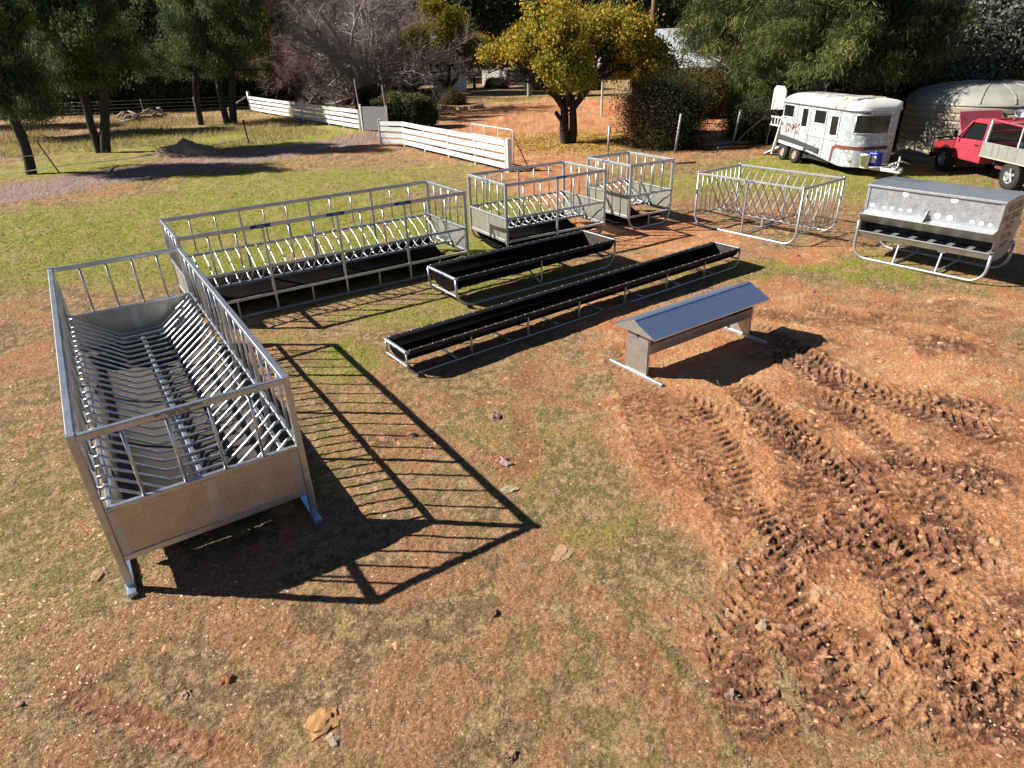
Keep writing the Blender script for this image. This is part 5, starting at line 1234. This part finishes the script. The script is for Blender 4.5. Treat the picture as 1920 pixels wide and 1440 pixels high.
# golden autumn trees
OAK = dict(L=3.2, r=.30, n=[3, 4, 4, 3, 2], lev=4, wob=.12, up=[.05, .10, .06, .02], tap=.6, first=[1, 1, 1, 0], kids=[2, 3, 2, 2], ang=(28, 66), lr=.72, rr=.58, split=3)
gold = dict(per=10, sig=.15, lx=.09, ly=.14, jit=1., dz=-.3, zmin=2.45, zx=1.2, pal=[(.10, .12, .02), (.24, .25, .035), (.48, .33, .04), (.66, .34, .05)], hue=((.6, -1.4, 2.4), (.26, .31, .05), 1.9))
tree('golden_tree', 'large golden autumn tree with a dark forked trunk at the edge of the orange drive', 'tree', at(1065, 268), dict(OAK, zcut=2.5), 9, 'bark', gold, 'autumn trees by the drive',
     [((-.10, 0, -.1), (-.05, 0, 1), 2.0, .26), ((.17, .05, -.1), (.17, .05, 1), 2.1, .22), ((-.05, 0, 1.3), (-.70, .0, .95), 2.8, .15), ((.22, 0, 1.5), (.75, .1, .9), 2.9, .15), ((0, 0, 1.6), (-.1, -.5, 1), 2.8, .15), ((0, 0, 1.6), (.15, .55, 1), 2.8, .15), ((-.3, 0, 1.9), (-1.0, .2, .85), 2.6, .11), ((.4, 0, 2.0), (1.1, -.1, .85), 2.7, .11)])
gold2 = dict(gold, per=18, lx=.11, ly=.19, sig=.28, pal=[(.11, .11, .012), (.22, .19, .018), (.36, .27, .02)], hue=((0, 0, 2.2), (.12, .15, .02), 2.5))
b2 = at(842, 178)
tree('golden_tree', 'olive-gold rounded tree with many low stems in front of the small pale tank', 'tree', b2, dict(OAK, L=3.0), 12, 'bark', gold2, 'autumn trees by the drive',
     [((0, 0, -.1), (0, 0, 1), .9, .34), ((0, 0, .5), (-.9, 0, .8), 3.9, .2), ((0, 0, .5), (.9, .1, .8), 3.9, .2), ((0, 0, .6), (-.3, .3, 1), 3.9, .2), ((0, 0, .6), (.35, -.3, 1), 3.9, .2)])
tree('golden_tree', 'slender young golden tree on the lawn between tank and white wall', 'tree', at(890, 168), dict(OAK, L=3.4, r=.16), 13, 'bark', dict(gold2, per=14, pal=[(.2, .17, .015), (.40, .28, .02)]), 'autumn trees by the drive')
tree('golden_tree', 'smaller orange tree with a pale trunk behind the large golden tree', 'tree', at(992, 181), dict(OAK, L=3.6, r=.2), 15, 'barkgrey', dict(gold2, per=16, pal=[(.25, .18, .015), (.46, .27, .02)]), 'autumn trees by the drive')
# bare trees
BARE_ = dict(L=2.4, r=.22, n=[3, 5, 5, 3, 3], lev=4, wob=.19, up=[.04, .02, .01, .0], tap=.6, first=[0, 1, 0, 0], kids=[2, 2, 2, 1], ang=(28, 68), lr=.66, rr=.55, split=2, twigmat='barkpurple')
def spread(n, tilt, L, r_, seed, z0=.3):
    tilt *= 1.25
    rnd = random.Random(seed); return [((0, 0, -.1), (0, 0, 1), .9, r_*1.5)]+[((rnd.gauss(0, .12), rnd.gauss(0, .12), z0), (tilt*math.cos(a), tilt*math.sin(a), 1), L*rnd.uniform(.85, 1.1), r_) for a in [6.283*(k+rnd.random()*.5)/n for k in range(n)]]
bt = at(706, 212)
tree('bare_tree', 'large leafless grey tree with crooked pale branches behind the clipped hedge', 'tree', (bt.x, bt.y, 0), dict(BARE_, lr=.60, twigmat='barkgrey', L=3), 31, 'barkgrey', None, 'leafless trees behind the fence', spread(7, .42, 7.2, .20, 5))
tree('bare_tree', 'leafless purple-brown tree leaning left beside the hedge', 'tree', at(662, 196), dict(BARE_), 32, 'barkgrey', None, 'leafless trees behind the fence', spread(7, .6, 6.0, .15, 6)+[((0, 0, .2), (-1.6, .1, 1), 5.5, .16)])
tree('bare_tree', 'leafless purple-brown tree with many thin stems above the middle of the far fence', 'tree', at(585, 197), dict(BARE_), 33, 'bark', None, 'leafless trees behind the fence', spread(8, .5, 6.2, .13, 7))
tree('bare_tree', 'leafless bushy tree just right of the autumn-coloured shrub', 'tree', at(528, 190), dict(BARE_), 34, 'bark', None, 'leafless trees behind the fence', spread(7, .55, 5.8, .12, 8))
tree('bare_tree', 'leafless tree with pale twigs between the hedge and the olive-gold tree', 'tree', at(770, 172), dict(BARE_, twigmat='barkgrey'), 35, 'bark', None, 'leafless trees behind the fence', spread(6, .7, 5.6, .2, 9))
# autumn shrub, willow
BUSH = dict(L=1.6, r=.05, n=[3, 3, 3], lev=2, wob=.18, up=[.04, .03, 0], tap=.5, first=[0, 0, 0], kids=[3, 3], ang=(25, 65), lr=.7, rr=.6, split=1)
def bush(name, lab, base, hgt, rad, n, per, pal, lx, ly, sig, seed, bark='bark', cat='shrub', group=None, zmin=.1, hue=None, tilt=None):
    sp = dict(per=per, sig=sig, lx=lx, ly=ly, jit=1.2, pal=pal, zmin=zmin)
    if hue: sp['hue'] = hue
    rnd = random.Random(seed); tl = tilt or rad/hgt
    tr = [((rnd.gauss(0, .1), rnd.gauss(0, .1), 0), (tl*math.cos(a)*q, tl*math.sin(a)*q, 1), hgt*rnd.uniform(.6, .8)*(1.1-.25*q), .05) for a, q in [(rnd.uniform(0, 6.283), math.sqrt(rnd.random())*1.25) for _ in range(n)]]
    return tree(name, lab, cat, base, dict(BUSH, L=hgt*.7), seed, bark, sp, group, tr)
bush('autumn_shrub', 'orange and yellow shrub with a touch of red right of the paired pine trunks', (at(488, 186)), 5.5, 3.4, 14, 30, [(.2, .17, .02), (.34, .22, .02), (.40, .14, .03)], .14, .2, .35, 41)
bush('willow_tree', 'yellow-green weeping tree high behind the leafless trees', (-21.0, 66, 0), 12, 4.5, 26, 34, [(.10, .15, .02), (.2, .26, .04), (.3, .36, .07)], .1, .34, .5, 42, cat='tree', zmin=3)
# clipped hedges
def hedge(name, lab, c, rx, ry, h_, pal, n, seed, lx=.07, ly=.1):
    t = empty(name, c, 0, lab, 'hedge', 'clipped hedges beside the board gate')
    rg = np.random.default_rng(seed); u = unit(rg.normal(size=(n, 3))); r_ = rg.random(n)**.22
    u[:, 2] = np.abs(u[:, 2]); P_ = np.sign(u)*np.abs(u)**.62*r_[:, None]
    P_ = P_*np.array([rx, ry, h_*.9]); nz = fbm(P_[:, 0]+P_[:, 2], P_[:, 1]-P_[:, 2], 1.8, 3, seed); P_ *= (.78+.45*nz)[:, None]; P_[:, 2] += .05
    V, F_ = leaf_arrays(P_, lx, ly, jit=1.5, dirs=unit(P_)); pal = np.array(pal); i = rg.integers(0, len(pal), n); top = (P_[:, 2] > h_*.72)*(rg.random(n) < .45)
    cc = np.where(top[:, None], [.20, .17, .06], pal[i])*(.7+.6*rg.random((n, 1)))
    link_mesh('foliage', np_mesh('foliage', V, F_, M['leaf'], np.repeat(cc, 4, 0)), t)
    sg = []
    for _ in range(40):
        a = rg.random()*6.283; q = rg.random(); sg.append((0, 0, 0, rx*q*math.cos(a)*.8, ry*q*math.sin(a)*.8, h_*.7, .04, .015))
    V, F_ = seg_arrays(sg, 5); link_mesh('stems', np_mesh('stems', V, F_, M['bark']), t); return t
gp = [(.030, .048, .018), (.05, .075, .022), (.075, .10, .03)]
hedge('clipped_hedge', 'narrow dark green clipped bush directly behind the pale pole', at(692, 222)+Vector((0, .8, 0)), .95, .9, 2.0, gp, 17000, 3)
hedge('clipped_hedge', 'wide dark green clipped bush right of the board gate', at(757, 243)+Vector((0, .7, 0)), 1.8, 1.2, 2.0, gp, 34000, 4)
# dark shrub beside the pole
drk = [(.022, .032, .014), (.045, .055, .025), (.09, .085, .045)]
bush('dark_shrub', 'big dark twiggy shrub in front of the power pole, left of the tallest post', at(1245, 279)+Vector((0, .8, 0)), 2.8, 1.45, 44, 24, drk, .035, .09, .28, 51, group=None, hue=((-1.5, -.6, 1.2), (.20, .12, .07), 1.1))
bush('small_shrub', 'small leafy sapling right behind the dark-topped post', at(1395, 268), 1.4, .5, 8, 14, drk, .05, .08, .12, 52)
bush('small_shrub', 'low rounded shrub at the left foot of the white wall', at(922, 164), .7, .45, 10, 26, [(.10, .12, .03), (.16, .18, .05)], .1, .12, .18, 53)
bush('small_shrub', 'second rounded shrub at the foot of the white wall, right of the lowest one', at(938, 166), .7, .4, 10, 26, [(.10, .12, .03), (.16, .18, .05)], .1, .12, .18, 54)
bush('small_shrub', 'long dark shrub in the shade right of the white wall', at(1012, 168), 1.2, 1.5, 20, 26, drk, .1, .14, .3, 55)
bush('small_shrub', 'brown low bedding plants behind the brick edging', at(850, 196), .8, 2.6, 22, 22, [(.10, .07, .03), (.16, .10, .05), (.10, .12, .04)], .06, .1, .22, 56, tilt=3.)
bush('small_shrub', 'dark green shrubs along the house verandah behind the golden tree trunk', at(1100, 168), 1.3, 4, 22, 26, drk, .08, .12, .3, 57, tilt=3.)
bush('orange_shrub', 'olive-orange bush in front of the verandah right of the power pole', (11.5, 41.5, 0), 2.3, 1.8, 22, 30, [(.08, .075, .02), (.17, .12, .03)], .08, .12, .25, 58)
bush('orange_shrub', 'reddish bush at the right end of the verandah', (16.3, 42, 0), 2.0, 1.6, 18, 30, [(.10, .06, .02), (.2, .10, .04)], .08, .12, .25, 59)
bush('olive_shrub', 'olive-brown bush between the large tank and the timber gate', (21.0, 28.6, 0), 2.4, 1.7, 30, 34, [(.10, .09, .03), (.17, .15, .05)], .06, .09, .25, 60)
# she-oaks with hanging needles
SHE = dict(L=6.0, r=.26, n=[8, 5, 4, 3], lev=3, wob=.09, up=[.03, .03, -.02, -.08], tap=.4, first=[1, 1, 0], kids=[4, 2, 1], ang=(40, 78), lr=.60, rr=.42)
she = dict(per=80, sig=.25, tipw=.85, lx=.03, ly=.28, dz=-.7, jit=.75, droop=1.0, zmin=1.6, pal=[(.025, .035, .012), (.05, .068, .022), (.12, .145, .045), (.25, .275, .09)])
tree('she_oak', 'tall she-oak with drooping olive needles hanging over the horse trailer', 'tree', (12.4, 27.5, 0), dict(SHE, L=6.0), 61, 'bark', dict(she, per=100, zmin=2.9), 'drooping she-oaks behind the trailer', [((0, 0, -.1), (0, 0, 1), 6.4, .28), ((0, 0, .9), (.35, -.1, 1), 4.8, .2)])
tree('she_oak', 'she-oak with a wide drooping crown in front of the house roof', 'tree', (13.4, 40.0, 0), dict(SHE, L=8.0), 62, 'barkgrey', dict(she, per=110, ly=.38, lx=.04, sig=.3, zmin=3.6), 'drooping she-oaks behind the trailer', [((0, 0, -.1), (.05, 0, 1), 9, .3)])
tree('she_oak', 'she-oak farther right whose crown meets the silvery shrub', 'tree', (18.5, 40.0, 0), dict(SHE, L=8.5), 63, 'bark', dict(she, per=110, ly=.38, lx=.04, sig=.32), 'drooping she-oaks behind the trailer', [((0, 0, -.1), (.0, 0, 1), 8.5, .3)])
tree('she_oak', 'low drooping young she-oak beside the rear of the horse trailer', 'tree', (12.0, 30.8, 0), dict(SHE, L=2.0), 64, 'bark', dict(she, per=50, zmin=.3, sig=.3), 'drooping she-oaks behind the trailer', [((0, 0, -.1), (-.15, 0, 1), 2.8, .09)])
# silvery saltbush mass
sil = [(.035, .042, .028), (.10, .115, .085), (.23, .25, .195), (.36, .38, .32)]
bush('silver_shrub', 'huge silvery-leaved shrub behind the water tank', (20.9, 33.6, 0), 8.4, 4.9, 90, 80, sil, .10, .16, .42, 71, cat='shrub', tilt=.7)
bush('silver_shrub', 'smaller silvery shrub between the water tank and the drooping trees', (17.3, 31.6, 0), 4.2, 2.2, 40, 44, sil, .11, .17, .3, 72, cat='shrub')
# far woodland and hill
n = 90; V_, F_ = [], []
hx_ = np.linspace(-320, 320, n); hy_ = np.linspace(150, 520, 60)
HX, HY = np.meshgrid(hx_, hy_, indexing='ij'); HZ = 62*sstep(150, 420, HY)*(.55+.9*fbm(HX, HY, .006, 3, 2.))-1.0
idx = (np.arange(n-1)[:, None]*60+np.arange(59)[None]).ravel()
hm = np_mesh('hills', np.stack([HX.ravel(), HY.ravel(), HZ.ravel()], 1), np.stack([idx, idx+60, idx+61, idx+1], 1), mat_plain('hill_scrub', (.10, .10, .05), (.05, .06, .03), .95, .3), smooth=True)
tag(link_mesh('hills', hm), kind='structure')
def wood(name, lab, N, xr, yr, hr, pal, lx, per, seed, on_hill=False):
    rg = np.random.default_rng(seed); x = rg.uniform(*xr, N); y = rg.uniform(*yr, N); h_ = rg.uniform(*hr, N)
    z0 = np.zeros(N)
    if on_hill: z0 = 62*sstep(150, 420, y)*(.55+.9*fbm(x, y, .006, 3, 2.))-1.5
    sg = [(x[i], y[i], z0[i]-.3, x[i]+rg.normal()*.4, y[i], z0[i]+h_[i]*.7, .25, .1) for i in range(N)]
    c = np.repeat(np.stack([x, y, z0+h_*.62], 1), per, 0); s_ = np.repeat(h_, per)[:, None]
    u = unit(rg.normal(size=(N*per, 3)))*rg.random((N*per, 1))**.35
    # several lobes per crown
    lob = rg.normal(size=(N, 7, 3))*[.14, .14, .17]; li = rg.integers(0, 7, N*per); off = lob[np.repeat(np.arange(N), per), li]
    P_ = c+(off+u*[.15, .15, .16])*s_
    V, F_ = leaf_arrays(P_, lx, lx*1.6, jit=1.)
    pal = np.array(pal); cc = np.repeat(pal[rg.integers(0, len(pal), N)], per, 0)*(.6+.8*rg.random((N*per, 1)))
    V2, F2 = seg_arrays(sg, 5)
    me = np_mesh(name, np.concatenate([V, V2]), np.concatenate([F_, F2+len(V)]), M['leaf'], np.concatenate([np.repeat(cc, 4, 0), np.full((len(V2), 3), .05)]))
    return tag(link_mesh(name, me), lab, 'woodland', kind='stuff')
wood('woodland', 'dark evergreen woodland massed behind the house and pines', 130, (-95, 90), (88, 128), (10, 18), [(.05, .07, .03), (.08, .10, .045), (.11, .12, .05), (.04, .055, .03)], .42, 2300, 5)
wood('hill_woodland', 'bluish green woodland covering the far hillside', 420, (-230, 230), (155, 380), (11, 18), [(.05, .075, .045), (.06, .085, .06), (.04, .06, .04)], 1.1, 420, 6, True)
# tall dry grass beyond the drive
n = 42000; x = RNG.uniform(-34, -10, n); y = RNG.uniform(33, 56, n)
k = (fbm(x, y, .3, 4, 3.) > .46) & (seg_dist(x.astype(np.float32), y.astype(np.float32), DRIVE)[0] > 3.5); x, y = x[k], y[k]; n = len(x)
q = RNG.random((n, 1)); cg = np.array([[.46, .34, .16]])*(.55+.6*q); gl = (RNG.random(n) < .3)[:, None]; cg = np.where(gl, cg*[.55, .75, .3], cg)
blades('tall_grass', x, y, np.zeros(n), .12+.25*RNG.random(n), .02+.02*RNG.random(n), cg, .6, 'tall straw-coloured grass in the paddock beyond the drive')

for k, (x, y, h, r_, lab) in enumerate(((-36, 62, 4.5, 5, 'dark understory thicket below the pines at the far left'), (-28, 63, 4.5, 5, 'dark thicket in the distance between the pine trunks'), (-22.5, 66, 4, 4, 'dark thicket in the distance behind the wire fence'), (-45, 60, 4.5, 6, 'dark thicket at the extreme left of the distance'), (-13, 74, 5, 6, 'dark thicket behind the leafless trees'))):
    bush('thicket', lab, (x, y, 0), h, r_, 50, 46, [(.035, .05, .022), (.07, .085, .035), (.13, .14, .06)], .16, .26, .6, 80+k, group='dark thickets in the distance', tilt=1.4)

n = 9000; a = RNG.random(n)*6.283; r_ = 5.2*np.sqrt(RNG.random(n))*(.4+.6*RNG.random(n)); x = 3.2+r_*np.cos(a); y = 32.2+r_*np.sin(a)*.9
P_ = np.stack([x, y, fields(x, y)['z']+.02], 1); V, F_ = leaf_arrays(P_, .06, .09, dirs=np.stack([np.cos(a*7), np.sin(a*7), a*0], 1), nrm=np.stack([a*0, a*0, a*0+1], 1), jit=.25)
cc = np.array([[.62, .42, .10], [.40, .22, .08], [.55, .48, .12]])[RNG.integers(0, 3, n)]*(.6+.6*RNG.random((n, 1)))
tag(link_mesh('fallen_leaves', np_mesh('fallen_leaves', V, F_, M['leaf'], np.repeat(cc, 4, 0))), 'yellow and brown fallen leaves beneath the large golden tree', 'leaves', kind='stuff')
